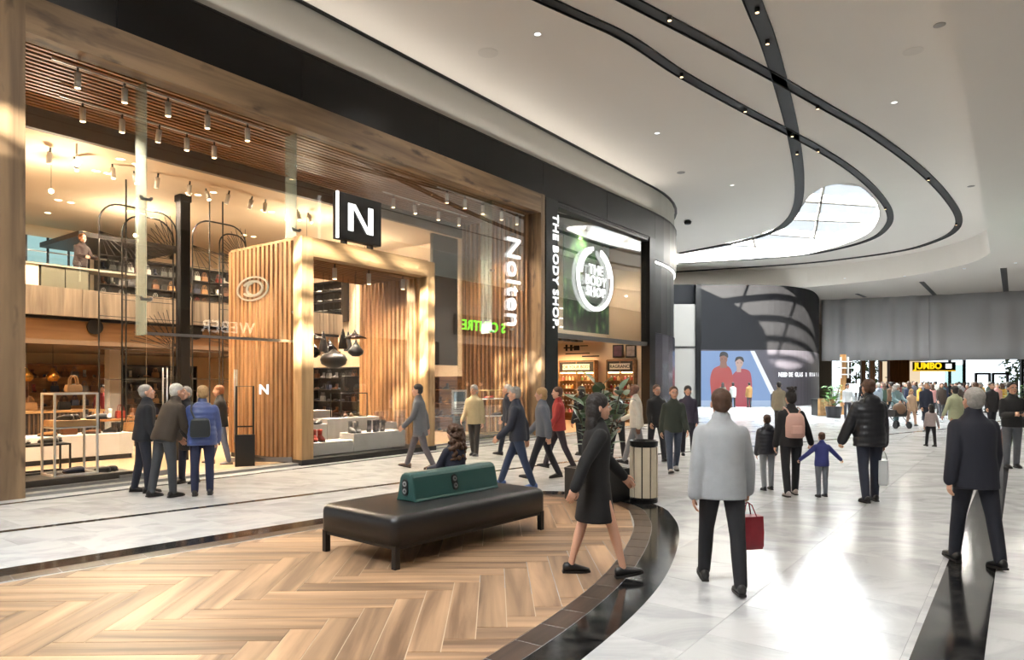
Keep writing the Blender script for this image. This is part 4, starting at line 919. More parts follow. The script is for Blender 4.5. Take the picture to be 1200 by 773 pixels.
spot_lamp(S(21.5, 1.4, 7.6), 500, 140, (1, .8, .58))
for u in (16.3, 18.2): spot_lamp(S(u, .34, 7.7), 700, 100, (1, .95, .88), target=S(u, .7, 5.0))  # unseen spots added to brighten the leaf banner
PCOL = [mat('bottle_' + n_, c_, .3) for n_, c_ in (('pink', (206, 106, 120)), ('amber', (200, 130, 50)), ('green', (110, 140, 70)), ('cream', (226, 206, 170)), ('brown', (110, 70, 40)), ('red', (170, 50, 44)))]
bmesh_ = MB().lathe([(0, 0), (.05, 0), (.055, .02), (.055, .13), (.02, .16), (0, .16)], 8).mesh('bottle_body', PCOL[0], True); cmesh = MB().lathe([(0, .158), (.022, .158), (.022, .2), (0, .2)], 8).mesh('cap', M_whitem)
def cos_unit(pxa, pxb, head, label, rowname):
    UB = 22.85; ua, ub = SV(pxa, UB), SV(pxb, UB); wdt = ua - ub
    t = thing('cosmetics_shelf', label, 'shelf', S(UB, ua, .012), SA - PI / 2, 'cosmetics shelves')
    MB().box(0, wdt, .36, .39, 0, 2.75).build('back_panel', M_shelf, t)
    for x in (0, wdt / 2, wdt): MB().box(x - .03, x + .03, 0, .36, 0, 2.75).build('side_panel', M_shelf, t)
    MB().box(0, wdt, 0, .36, 2.72, 2.78).build('top_board', M_shelf, t); MB().box(.03, wdt - .03, .0, .03, 2.25, 2.70).build('header_panel', M_shelfd, t)
    hb = MB().box(wdt * .12, wdt * .88, -.03, 0, 2.34, 2.60).build('header_sign', mat('sign_paper', (236, 226, 206), .6), t); text('header_text', head, .2, M_blackm, hb, (wdt / 2, -.035, 2.465), (R(90), 0, 0), .003, .003)
    MB().box(.03, wdt - .03, .1, .16, 2.18, 2.22).build('light_line', M_warm, t)
    for i in range(5):
        z = .35 + i * .37; MB().box(.03, wdt - .03, 0, .36, z, z + .03).build('shelf_board', M_shelf, t)
        x = .16; nb = -1
        while x < wdt - .1:
            nb += 1
            if abs(x - wdt / 2) > .1:
                pc_ = rnd.choice(PCOL); b = thing('bottle', '%s bottle, %s along the %s level of the %s' % (pc_.name.split('_')[1], ORD[nb], ORD[i], rowname), 'bottle', S(UB + .13, ua - x, .012 + z + .031), SA - PI / 2, 'bottles on the ' + rowname)
                o = link('bottle_body', bmesh_, b); setmat(o, pc_); link('cap', cmesh, o)
            x += .17
cos_unit(655, 696, 'FOR YOUR BODY', 'lit timber cosmetics shelf headed for your body', 'left cosmetics shelf')
cos_unit(711, 742, 'FRAGRANCE', 'lit timber cosmetics shelf headed fragrance', 'right cosmetics shelf')
for i, (pa, pb) in enumerate(((718, 730), (733, 745))):
    UB = 23.22; ua, ub = SV(pa, UB), SV(pb, UB); dd = S(UB, ua).y; z1, z0 = CH + 42 / F * dd, CH + 27 / F * dd; ua, ub = -ua, -ub; t = thing('wall_picture', '%s of the two square dark pictures above the fragrance shelf' % ['left', 'right'][i], 'picture', S(UB, -ua, z0), SA - PI / 2, 'square pictures in the cosmetics shop')
    MB().box(0, ub - ua, 0, .05, 0, z1 - z0).build('frame', M_blackm, t); MB().box(.06, ub - ua - .06, -.01, 0, .06, z1 - z0 - .06).build('print', mat('picture_print_%d' % i, [(86, 62, 74), (150, 140, 136)][i], .6, noise=.9, scale=5), t)
sl_ = thing('wall_slogan', 'black brush lettering on the cosmetics shop wall', 'sign', S(23.24, SV(660, 23.2), 3.25), SA - PI / 2)
for i, (x, z, w_, h) in enumerate([(0, .12, .7, .06), (.1, .0, .1, .3), (.35, 0, .12, .28), (.55, .02, .3, .22), (.1, -.16, 1.3, .05), (1.0, -.3, .9, .06), (.9, .2, .4, .04)]): MB().box(x, x + w_, 0, .03, z, z + h).build('brush_stroke', M_blackm, sl_)
tb = thing('display_table', 'low cosmetics display table near the entrance', 'table', S(17.2, 2.6, .012), SA); MB().box(0, 1.6, 0, .8, .72, .78).build('table_top', M_shelf, tb)
for x in (.05, 1.55):
    for y in (.05, .75): MB().box(x - .03, x + .03, y - .03, y + .03, 0, .72).build('leg', M_shelf, tb)

# extra tables of goods deeper in the shoe shop
for k_, (px, v_, lab) in enumerate([(128, 6.4, 'low oak table of shoes beside the long plinth'), (180, 7.6, 'low oak table of bags behind the stooping man'), (255, 6.2, 'low oak table of boots left of the portal')]):
    u = SU(px, v_); t = thing('goods_table', lab, 'table', S(u, v_, .012), SA, 'oak goods tables'); MB().box(-.7, .7, -.35, .35, .8, .85).build('table_top', M_shelf, t)
    for x in (-.64, .64):
        for y in (-.3, .3): MB().box(x - .025, x + .025, y - .025, y + .025, 0, .8).build('leg', M_blackm, t)
    for i in range(5):
        c_ = ALLC[(i * 2 + k_) % 7]; lb_ = '%s item on the %s, %s along' % (c_, lab.split(' ', 1)[1], ORD[i])
        if (i + k_) % 2: handbag(u - .56 + i * .28, v_, .863, c_, lb_.replace('item', 'bag'), .24, .2)
        else: shoe(u - .56 + i * .28, v_, .863, 2.6, 'boot', c_, lb_.replace('item', 'boot'), 'goods on the oak tables', 1.2)
wp_ = thing('white_pillar', 'slim white pillar below the mezzanine', 'pillar', S(SU(132, 9.0), 9.0, .012), SA); MB().box(-.16, .16, -.16, .16, 0, 2.76).build('shaft', M_plinth, wp_, bevel=.01); MB().box(-.19, .19, -.19, .19, 0, .1).build('base', M_plinth, wp_)
# ================================================================== FAR END
fw = thing('wall_far', '', '', (0, 0, 0)); del fw['category']; struct(fw, 'curved black media wall at the end of the mall')
FWL = catmull([(-30, 50), (4, 49.4), (9.8, 49), (13.5, 49), (17, 49.05), (19.8, 49.6), (22.4, 51.6), (24.6, 55), (27, 60), (29.5, 66)], 6)
M_film = mat('black_film', (24, 24, 26), .6, noise=.25, scale=.5, bump=.25, spec=.12)
MB().ribbon(FWL, offset_line(FWL, .4), 4.08, 8.75).build('upper_film', M_film, fw)
MB().ribbon(FWL, offset_line(FWL, .4), 0, 4.08).build('lower_panel', mat('slate_film', (60, 58, 64), .35, noise=.15, scale=.6), fw)
ww = at(787, 360, 48.8); MB().box(6.5, at(814, 0, 48.8).x, 48.6, 48.9, 0, 7.3).build('white_panel', mat('white_panel', (120, 116, 110), .6, noise=.06, scale=.6), fw)
MB().box(6.5, at(814, 0, 48.8).x, 48.55, 48.6, 4.2, 4.3).build('panel_joint', M_blackm, fw); MB().box(at(814, 0, 48.8).x, at(820, 0, 48.8).x, 48.45, 48.9, 0, 8.7).build('black_post', M_black, fw)
# screen
SD = 48.75
def sx(px): return (px - 600) / F * SD
def sz(py): return CH - (py - HY) / F * SD
sn = thing('video_screen', 'big blue video screen showing two models in red coats', 'screen', (0, SD, 0))
M_blue = emis('screen_blue', (138, 172, 224), .75); M_lblue = emis('screen_pale_blue', (176, 200, 234), .8); M_scw = emis('screen_white', (238, 242, 250), .95)
M_red = emis('screen_red', (214, 84, 78), .62); M_pink = emis('screen_pink', (206, 78, 92), .62); M_skin_s = emis('screen_skin', (176, 122, 100), .6); M_skin_l = emis('screen_skin_pale', (222, 186, 172), .7); M_hair_s = emis('screen_hair', (34, 26, 28), .3)
def spoly(name, pts, m, dy): 
    q = MB().prism([(sx(x), sz(y)) for x, y in pts], 0, .02); q.xf(Matrix(((1, 0, 0, 0), (0, 0, -1, dy), (0, 1, 0, 0), (0, 0, 0, 1)))); return q.build(name, m, sn)
spoly('screen_field', [(820, 411), (880, 411), (903, 458), (903, 476), (820, 476)], M_blue, 0)
spoly('screen_floor', [(820, 469), (903, 469), (903, 476), (820, 476)], M_lblue, -.021)
spoly('screen_band', [(879, 411), (884, 411), (907, 458), (903, 462)], M_scw, -.03)
def smooth_poly(pts): return catmull(pts + [pts[0]], 5)[:-1]
spoly('model_coat', smooth_poly([(841, 429), (848, 427), (855, 431), (858, 440), (858, 458), (855, 472), (836, 472), (833, 458), (832, 444), (835, 433)]), M_red, -.05)
spoly('model_coat', smooth_poly([(862, 435), (869, 432), (877, 434), (880, 441), (881, 458), (878, 476), (862, 476), (858, 456), (857, 442)]), M_pink, -.045)
spoly('model_neck', [(844, 424), (851, 424), (852, 431), (843, 431)], M_skin_s, -.052); spoly('model_neck', [(863, 429), (868, 429), (868, 436), (863, 436)], M_skin_l, -.052)
spoly('model_face', smooth_poly([(843.5, 417), (847.5, 415), (851.5, 417), (851.5, 423), (847.5, 428), (843.5, 423)]), M_skin_s, -.07); spoly('model_face', smooth_poly([(861.5, 422), (866, 420), (870, 422), (870, 427), (866, 432), (862, 428)]), M_skin_l, -.07)
spoly('model_hair', smooth_poly([(842.5, 418), (844, 413), (848, 412), (852, 414), (852.5, 419), (848, 416.5)]), M_hair_s, -.09); spoly('model_hair', smooth_poly([(860.5, 424), (862, 419), (866, 417.5), (870, 419), (871, 424), (866, 420.5)]), M_hair_s, -.09)
for xs, y in ((845.5, 420), (849.5, 420), (864, 425), (868, 425)): pass
for (x, y) in ((845.6, 420.5), (849.4, 420.5), (864, 425), (868, 425)): spoly('model_eye', [(x - .6, y - .3), (x + .6, y - .3), (x + .6, y + .3), (x - .6, y + .3)], M_hair_s, -.09)
# slogan and white graphics on the dark part
sg = thing('wall_slogan', 'white slogan lettering on the slate part of the media wall', 'sign', (0, 0, 0))
tx = 'NEED DE GLAS & MODELS A NI'
cum_f = cum(FWL)
def on_wall(px):
    best = min(range(len(FWL)), key=lambda i: abs(600 + F * FWL[i][0] / FWL[i][1] - px)); i = max(1, best); return FWL[best], math.atan2(FWL[min(i + 1, len(FWL) - 1)][1] - FWL[i - 1][1], FWL[min(i + 1, len(FWL) - 1)][0] - FWL[i - 1][0])
for i, ch_ in enumerate(tx):
    if ch_ == ' ': continue
    px = 913.5 + i * 2.35; f = 0
    # exact point on the wall
    for a, b in zip(FWL[:-1], FWL[1:]):
        pa, pb = 600 + F * a[0] / a[1], 600 + F * b[0] / b[1]
        if pa <= px <= pb and a[0] > 10:
            t_ = (px - pa) / (pb - pa); P = (a[0] + (b[0] - a[0]) * t_, a[1] + (b[1] - a[1]) * t_); an = math.atan2(b[1] - a[1], b[0] - a[0])
    text('letter', ch_, .45, mat('slogan_white', (235, 235, 240), .5, emit=(235, 235, 240), strength=.5), sg, (P[0] + math.sin(an) * .04, P[1] - math.cos(an) * .04, CH - (439 - HY) / F * P[1]), (R(90), 0, an), .01, .008, sx=.8)
# grey curtains
def curtain(a, b, z0, z1, label, folds):
    n = 90; pts = []
    d = Vector((b[0] - a[0], b[1] - a[1])); nrm = Vector((d.y, -d.x)).normalized()
    for i in range(n + 1):
        t = i / n; wv = .10 * math.sin(t * folds * 2 * PI) + .07 * math.sin(t * folds * 4.7 + 1.3) + .05 * math.sin(t * 61)
        pts.append((a[0] + d.x * t + nrm.x * wv, a[1] + d.y * t + nrm.y * wv))
    q = MB(); top = [(p[0], p[1], z1) for p in pts]; bot = [(a[0] + (p[0] - a[0]), p[1], z0) for p in pts]
    rows = []
    for k in range(6):
        f = k / 5; rows.append([(p[0] + nrm.x * .06 * math.sin(i * .21 + k * .5) * f, p[1] + nrm.y * .06 * math.sin(i * .21 + k * .5) * f, z1 + (z0 - z1) * f) for i, p in enumerate(pts)])
    q.rings(rows, cap=False, closed=False)
    o = q.build('curtain', mat('grey_cloth', (196, 196, 199), .8), None, smooth=True); s_ = o.modifiers.new('thick', 'SOLIDIFY'); s_.thickness = .03
    tag(o, label, 'curtain', 'grey curtains over the far entrance')
A = at(963, 0, 58.5); B = at(1089, 0, 55); D_ = at(1215, 0, 51)
curtain((A.x, A.y), (B.x, B.y), 3.55, ZL, 'left hanging grey cloth screen beside the media wall', 5)
curtain((B.x + .1, B.y + .2), (D_.x + 8, D_.y - 3), 3.5, ZL, 'right hanging grey cloth screen above the crowd', 7)
# far street front beyond the curtains
ff = thing('wall_end', '', '', (0, 0, 0)); del ff['category']; struct(ff, 'glazed entrance front behind the crowd')
FD = 84.0
def fx(px, D=FD): return (px - 600) / F * D
def fz(py, D=FD): return CH - (py - HY) / F * D
MB().box(-70, fx(975), FD, FD + .4, 0, 9).build('solid_wall', M_band, ff); MB().box(fx(975), 95, FD, FD + .4, 4.9, 9).build('head_wall', M_band, ff); MB().box(fx(1330), 110, FD, FD + .4, 0, 9).build('solid_wall', M_band, ff)
M_dw = wood('dark_door_wood', (70, 44, 28), (116, 76, 48), .5, 'Z', .5)
for a, b in ((988, 996), (1008, 1013), (1018, 1024), (1029, 1034), (1111, 1113), (1128, 1130), (1195, 1198)): MB().box(fx(a), fx(b), FD - .3, FD, 0, 4.9).build('mullion', M_dw if a < 1040 else M_blackm, ff)
MB().box(fx(975), fx(1330), FD + .1, FD + .13, 0, 4.9).build('pane', M_glass, ff)
for a, b in ((1143, 1159), (1163, 1180)):
    for x in (a, b): MB().box(fx(x) - .12, fx(x) + .12, FD - .2, FD, 0, 2.8).build('door_post', M_blackm, ff)
    MB().box(fx(a), fx(b), FD - .2, FD, 2.6, 2.85).build('door_head', M_blackm, ff)
# greenery outdoors
M_leafo = mat('outdoor_leaf', (70, 104, 52), .7, noise=.4, scale=3)
def bush(px, D, r, h, label):
    t = thing('street_tree', label, 'tree', (fx(px, D), D, 0)); q = MB()
    for i in range(70):
        a, b = rnd.uniform(0, 2 * PI), rnd.uniform(-.8, 1); rr = r * rnd.uniform(.6, 1); p = Vector((rr * math.cos(a) * math.sqrt(1 - b * b * .6), rr * math.sin(a), h + b * r * 1.1))
        for _ in range(3):
            d1 = Vector((rnd.uniform(-1, 1), rnd.uniform(-1, 1), rnd.uniform(-1, 1))).normalized() * .35; d2 = Vector((rnd.uniform(-1, 1), rnd.uniform(-1, 1), rnd.uniform(-1, 1))).normalized() * .2
            q.add([p, p + d1 + d2, p + d1 * 2, p + d1 - d2], [(0, 1, 2, 3)])
    q.build('foliage', M_leafo, t); MB().tube([(0, 0, 0), (.05, 0, h)], [.14, .08], 7).build('trunk', M_dw, t)
for px, lab in ((1003, 'green tree outside the far windows at left'), (1038, 'green tree outside beside the timber pier'), (1192, 'green tree outside the right entrance doors')): bush(px, 92, 2.0, 3.0, lab)
# supermarket front
JD = 76.0
jm = thing('supermarket_front', 'far supermarket entrance with yellow sign and lit shelves', 'shopfront', (0, JD, 0))
MB().box(fx(1043, JD), fx(1066, JD), 0, .6, 0, 4.6).build('timber_pier', wood('pier_wood', (150, 92, 60), (190, 128, 88), .4, 'Z', .5), jm)
MB().box(fx(1060, JD), fx(1110, JD), -1.5, 5, 4.15, 4.6).build('canopy', M_blackm, jm); MB().box(fx(1060, JD), fx(1109, JD), -1.6, -1.5, 3.0, 3.9).build('sign_panel', M_blackm, jm); MB().box(fx(1060, JD), fx(1109, JD), -1.62, -1.5, 2.88, 3.0).build('light_band', emis('yellow_band', (240, 186, 40), 1.0), jm)
text('lettering', 'JUMBO', .95, emis('sign_yellow', (250, 206, 30), 1.3), jm, (fx(1077, JD), -1.66, 3.45), (R(90), 0, 0), .03, .03); MB().box(fx(1097.5, JD), fx(1104, JD), -1.66, -1.6, 3.2, 3.7).build('white_badge', M_sign, jm)
MB().box(fx(1064, JD), fx(1110, JD), 5, 5.2, 0, 4.2).build('lit_wall', emis('lit_store', (250, 226, 190), .9), jm)
for i in range(3): MB().box(fx(1066, JD), fx(1090, JD), 4.6, 5, .7 + i * .75, .8 + i * .75).build('shelf_board', M_shelfd, jm)
MB().box(fx(1104, JD), fx(1126, JD), -.5, -.46, 0, 3.6).build('glass_side', glass('green_glass', (.7, .85, .82), 1.5), jm); MB().box(fx(1125, JD), fx(1127, JD), -.6, -.4, 0, 3.7).build('glass_post', M_blackm, jm)
# street outside
st_ = MB().box(-60, 120, FD + .6, 140, -.25, -.05).build('floor_outside', mat('paving', (196, 192, 186), .8)); struct(st_, 'pale street paving outside the entrance')
# totem with white lattice sign
p = fl(988, 485.5); tm_ = thing('totem_sign', 'timber totem with white lattice emblem by the far planter', 'sign', p)
MB().box(-.12, .12, -.1, .1, 0, 3.3).build('timber_post', wood('totem_wood', (160, 110, 60), (200, 150, 96), .5, 'Z', .5), tm_)
for x in (-.2, .2): MB().box(x - .03, x + .03, -.2, -.1, 2.0, 3.15).build('lattice_bar', M_whitem, tm_)
for z in (2.2, 2.55, 2.9): MB().box(-.42, .42, -.2, -.1, z - .03, z + .03).build('lattice_bar', M_whitem, tm_)
MB().box(.25, .8, -.15, -.1, 1.2, 1.7).build('small_badge', M_sign, tm_)
# planters with leafy plants far right of the screen
def leaf_mesh(L_, W_, m, name='leaf', curl=.25):
    q = MB(); n = 6; a = []; b = []; c_ = []
    for i in range(n + 1):
        t = i / n; ww_ = W_ * math.sin(PI * (.06 + .94 * t) ** .8) if t < 1 else 0; z = -curl * L_ * t * t
        a.append((-ww_, L_ * t, z + ww_ * .25)); b.append((0, L_ * t, z)); c_.append((ww_, L_ * t, z + ww_ * .25))
    q.rings([[x, y, z] for x, y, z in zip(a, b, c_)], cap=False, closed=False)
    return q.mesh(name, m, True)
M_leaf = mat('rubber_leaf', (88, 108, 82), .3, noise=.3, scale=4); M_leafg = mat('fresh_leaf', (84, 132, 56), .45, noise=.3, scale=4)
def plant(root, n, z0, h, spread, lm, r0, name='leaf', tilt=(.1, 1.0)):
    for i in range(n):
        a = rnd.uniform(0, 2 * PI); f = rnd.random(); z = z0 + h * f; rr = spread * (1 - .3 * abs(f - .4)) * rnd.uniform(.05, .75)
        o = link(name, lm, root, (rr * math.cos(a), rr * math.sin(a), z), Euler((rnd.uniform(*tilt) * (1.2 - f), 0, a - PI / 2 + rnd.uniform(-.5, .5)), 'XYZ')); s_ = rnd.uniform(.7, 1.15); o.scale = (s_, s_, s_)
LM_g = leaf_mesh(.26, .07, M_leafg)
for i, (px, py, lab) in enumerate([(977, 489, 'leafy green plant in a dark pot beside the timber box planter'), (1193, 500, 'tall green plant at the far right edge of the crowd')]):
    p = fl(px, py); t = thing('potted_plant', lab, 'plant', p); MB().lathe([(0, 0), (.32, 0), (.4, .55), (.36, .55), (.34, .5), (0, .5)], 16).build('pot', mat('dark_pot', (38, 38, 42), .5), t, smooth=False)
    for a in range(5): MB().tube([(.05 * math.cos(a), .05 * math.sin(a), .48), (.3 * math.cos(a * 1.3), .3 * math.sin(a * 1.3), 1.5)], .015, 5).build('stem', M_dw, t)
    plant(t, 130, .55, 1.1, .62, LM_g, 0)
p = fl(964, 487); t = thing('box_planter', 'pale timber slatted box by the far plant', 'planter', p)
MB().box(-.42, .42, -.4, .4, .03, .9).build('planter_core', M_blackm, t)
for x in range(6): MB().box(-.45 + x * .15 + .01, -.45 + x * .15 + .14, -.44, -.4, .03, .92).build('slat', M_box, t)
# ================================================================== FOREGROUND FURNITURE
BA = math.atan2(1.88, 1.56)
bn = thing('bench', 'long black leather bench on the herringbone floor', 'bench', (-.83, 7.95, .003), BA)
BL, BW = 2.44, 1.24
M_leath = mat('bench_leather', (26, 26, 27), .36, noise=.15, scale=9, bump=.05)
def rounded_block(lx, ly, z0, z1, r, n=5, dome=.02):
    q = MB(); rings = []
    prof = [(0, z0), (0, z1 - r)] + [(r - r * math.cos(R(a)), z1 - r + r * math.sin(R(a))) for a in (25, 50, 70, 90)]
    for ins, z in prof:
        ring = []
        rc = .09
        for cxx, cyy, a0 in ((1, 1, 0), (-1, 1, 90), (-1, -1, 180), (1, -1, 270)):
            for k in range(n + 1):
                a = R(a0 + 90 * k / n); ring.append((cxx * (lx / 2 - rc - ins * .999) + (rc) * math.cos(a), cyy * (ly / 2 - rc - ins * .999) + rc * math.sin(a), z))
        rings.append(ring)
    q.rings(rings); return q
rounded_block(BL, BW, .235, .52, .07).build('seat', M_leath, bn, smooth=True)
for x in (-BL / 2 + .05, BL / 2 - .05):
    for y in (-BW / 2 + .05, BW / 2 - .05): MB().box(x - .03, x + .03, y - .03, y + .03, 0, .235).build('leg', M_blackm, bn)
for y in (-BW / 2 + .05, BW / 2 - .05): MB().box(-BL / 2 + .08, BL / 2 - .08, y - .02, y + .02, .19, .235).build('frame_rail', M_blackm, bn)
for x in (-BL / 2 + .05, BL / 2 - .05): MB().box(x - .02, x + .02, -BW / 2 + .08, BW / 2 - .08, .19, .235).build('frame_rail', M_blackm, bn)
M_teal = mat('teal_leather', (38, 74, 70), .38, noise=.1, scale=9)
br = MB(); xs = (-.70, .70); rings = []
def trap(x, s_=1.0):
    pts = [(-.17, .52), (-.15, .55), (-.10, .78), (-.075, .815), (-.04, .83), (.04, .83), (.075, .815), (.10, .78), (.15, .55), (.17, .52)]
    return [(x, y * s_, .52 + (z - .52) * (.5 + .5 * s_)) for y, z in pts]
back = br.rings([trap(-.70, .9), trap(-.68), trap(.68), trap(.70, .9)]).build('backrest', M_teal, bn, (.16, .0, 0), smooth=False, bevel=.012)
def socket(x, y, z, rot, name):
    t = MB(); t.prism([(.045 * math.cos(R(a)), .085 * (1 if math.sin(R(a)) > 0 else -1) * .55 + .045 * math.sin(R(a))) for a in range(0, 360, 20)], 0, .012); t.xf(rot)
    o = t.build(name, M_blackm, back, (x, y, z))
    for dz in (.04, -.04):
        u_ = MB().lathe([(.012, 0), (.03, 0), (.03, .018), (.012, .018)], 12); u_.xf(rot @ Matrix.Translation((0, dz, 0))); u_.build('socket_ring', M_steel, back, (x, y, z))
tl = math.atan2(.05, .23)
socket(-.06, -.125, .67, Matrix.Rotation(R(90) - tl, 4, 'X'), 'socket_plate'); socket(-.70, 0, .67, Matrix.Rotation(R(-90), 4, 'Z') @ Matrix.Rotation(R(90), 4, 'X'), 'socket_plate')
# litter bin
p = fl(757, 590); lb = thing('litter_bin', 'round black litter bin clad in pale timber panels', 'bin', (p.x, p.y + .18, .003))
MB().lathe([(0, 0), (.21, 0), (.21, .06), (.195, .06), (.195, .86), (.215, .86), (.22, .93), (.2, .94), (.16, .9), (0, .88)], 28).build('bin_body', M_black, lb)
for i in range(10):
    a0, a1 = 36 * i + 3, 36 * i + 33; o_ = [(.212 * math.cos(R(a0 + (a1 - a0) * k / 4)), .212 * math.sin(R(a0 + (a1 - a0) * k / 4))) for k in range(5)]
    MB().ribbon(o_, [(x * .93, y * .93) for x, y in o_], .08, .84).build('timber_panel', mat('bin_panel', (196, 184, 160), .5, noise=.08, scale=12), lb)
# dark planter with rubber plant
p = fl(703, 590); pp = thing('planter', 'dark square planter holding a big rubber plant', 'planter', (p.x, p.y + .35, .003), R(38))
MB().box(-.36, .36, -.36, .36, 0, .5).build('planter_box', mat('planter_black', (22, 22, 24), .35), pp, bevel=.012); MB().box(-.33, .33, -.33, .33, .46, .503).build('soil', mat('soil', (40, 30, 22), .9), pp)
LM_r = leaf_mesh(.30, .075, M_leaf)
for k in range(9):
    a = k * 2.4; r1 = .1 + .05 * (k % 3); hh = 1.05 + .09 * (k % 4)
    pts = [(r1 * .6 * math.cos(a), r1 * .6 * math.sin(a), .48), (r1 * 1.4 * math.cos(a), r1 * 1.4 * math.sin(a), .48 + hh * .5), (r1 * 2.3 * math.cos(a), r1 * 2.3 * math.sin(a), .48 + hh)]
    MB().tube(pts, [.016, .012, .007], 6).build('stem', mat('stem_brown', (70, 58, 40), .7), pp)
    for j in range(14):
        f = .2 + .8 * j / 13; i0 = 0 if f < .5 else 1; ff_ = (f - .5 * i0) * 2; q0, q1 = Vector(pts[i0]), Vector(pts[i0 + 1]); c0 = q0 + (q1 - q0) * ff_
        o = link('leaf', LM_r, pp, c0, Euler((rnd.uniform(.1, 1.1), rnd.uniform(-.3, .3), j * 2.4 + a + rnd.uniform(-.3, .3)), 'XYZ')); s_ = rnd.uniform(.65, 1.05); o.scale = (s_,) * 3
# ================================================================== PEOPLE
WS = bpy.data.scenes.new('workshop')      # scratch scene for meshing, removed at the end
def remesh(q, name, mats, voxel, smooth=4, fac=.5):
    me = q.mesh(name, mats); o = bpy.data.objects.new('tmp_remesh', me); WS.collection.objects.link(o)
    m = o.modifiers.new('r', 'REMESH'); m.mode = 'VOXEL'; m.voxel_size = voxel; m.use_smooth_shade = True
    if smooth:
        s_ = o.modifiers.new('s', 'SMOOTH'); s_.factor = fac; s_.iterations = smooth
    vl = WS.view_layers[0]; vl.update(); dg = vl.depsgraph; out = bpy.data.meshes.new_from_object(o.evaluated_get(dg)); out.name = name
    bpy.data.objects.remove(o); bpy.data.meshes.remove(me)
    out.materials.clear()
    for x in (mats if isinstance(mats, (list, tuple)) else [mats]): out.materials.append(x)
    return out
def mesh_into(q, me, M, mi=0, flip=False):
    vs = [M @ v.co for v in me.vertices]; fs = [tuple(p.vertices) if not flip else tuple(reversed(p.vertices)) for p in me.polygons]
    q.mi = mi; q.add(vs, fs); q.mi = 0
def capsule(q, pts, rs, n=10):
    pts = [Vector(p) for p in pts]; P, Rr = [], []
    d0 = (pts[0] - pts[1]).normalized(); d1 = (pts[-1] - pts[-2]).normalized()
    for a in (.05, .5, .86): P.append(pts[0] + d0 * rs[0] * math.sqrt(1 - a * a) ); Rr.append(rs[0] * a)
    P += pts; Rr += list(rs)
    for a in (.86, .5, .05): P.append(pts[-1] + d1 * rs[-1] * math.sqrt(1 - a * a)); Rr.append(rs[-1] * a)
    q.tube(P, Rr, n)
# head prototype
hq = MB(); hq.ball((0, -.012, .035), (.076, .096, .086), 20, 14); hq.ball((0, .022, -.03), (.062, .068, .086), 18, 12); hq.ball((0, .06, -.086), (.026, .022, .022), 10, 8)
hq.tube([(0, .078, .03), (0, .093, .01), (0, .102, -.016), (0, .094, -.026)], [.008, .010, .0125, .011], 8)
hq.ball((0, .074, .027), (.052, .018, .011), 12, 8)
for s_ in (-1, 1): hq.ball((s_ * .077, -.012, -.008), (.011, .021, .032), 10, 8); hq.ball((s_ * .038, .058, -.03), (.022, .02, .022), 8, 6)
hq.ball((0, .083, -.053), (.026, .010, .008), 10, 6); hq.ball((0, .081, -.064), (.022, .010, .008), 10, 6)
HEAD = remesh(hq, 'head_proto', M_white, .0065, 3)
eq = MB()
for s_ in (-1, 1): eq.ball((s_ * .031, .0795, .006), (.014, .009, .008), 10, 6)
EYE = eq.mesh('eye_proto', M_white); iq = MB()
for s_ in (-1, 1): iq.ball((s_ * .031, .086, .006), (.006, .005, .006), 8, 6); iq.tube([(s_ * .015, .092, .024), (s_ * .033, .089, .029), (s_ * .05, .078, .024)], .0035, 5)
IRIS = iq.mesh('iris_proto', M_white); lq = MB(); lq.ball((0, .089, -.0585), (.021, .0055, .0085), 10, 6); LIPS = lq.mesh('lips_proto', M_white)
# hands: wrist at the origin, fingers down -Z, palm facing -X (right hand), thumb forward +Y
def hand_proto(curl):
    q = MB(); q.ball((0, 0, -.05), (.016, .042, .056), 12, 8); q.tube([(0, 0, .03), (0, 0, -.02)], [.026, .028], 10)
    for y, L_ in ((.030, .070), (.010, .080), (-.010, .075), (-.030, .058)):
        p = Vector((0, y, -.088)); a = .15; pts = [p.copy() + Vector((0, 0, .03)), p.copy()]
        for k in range(3):
            a += curl; p = p + Vector((-math.sin(a), 0, -math.cos(a))) * L_ * (.42, .32, .26)[k]; pts.append(p.copy())
        capsule(q, pts, [.0095, .0095, .009, .0082, .0072], 8)
    capsule(q, [(0, .025, -.02), (-.008, .05, -.05), (-.018 - .02 * curl, .055, -.078), (-.028 - .03 * curl, .05, -.1)], [.014, .0115, .010, .0085], 8)
    return remesh(q, 'hand_proto', M_white, .0045, 2)
HAND = {'relaxed': hand_proto(.28), 'grip': hand_proto(.95)}
sq = MB()
def sring(y, w_, z0, z1, n=12): return [(w_ * math.cos(2 * PI * j / n), y, z0 + (z1 - z0) * (.5 + .5 * math.sin(2 * PI * j / n))) for j in range(n)]
sq.rings([sring(y, w_, .008, h) for y, w_, h in ((-.075, .026, .075), (-.06, .036, .10), (-.01, .041, .105), (.05, .044, .085), (.10, .048, .068), (.15, .043, .052), (.185, .022, .04))])
SHOE_UP = sq.mesh('shoe', LEA['black'], True)
SHOE_SO = MB().prism([(-.03, -.08), (.03, -.08), (.042, .0), (.05, .09), (.045, .15), (.02, .192), (-.02, .192), (-.045, .15), (-.05, .09), (-.042, 0)], 0, .02).mesh('sole', mat('shoe_sole', (26, 22, 20), .6))
SKIN = {'pale': mat('skin_pale', (206, 158, 132), .5), 'tan': mat('skin_tan', (176, 124, 94), .5), 'brown': mat('skin_brown', (104, 68, 50), .5)}
M_eye = mat('eye_white', (225, 220, 214), .3); M_iris = mat('iris_dark', (30, 24, 20), .4); M_lip = mat('lip', (164, 92, 84), .5)
CL = {}
def cloth(rgb, rough=.85): return mat('cloth_%d_%d_%d' % rgb, rgb, rough, noise=.12, scale=14)
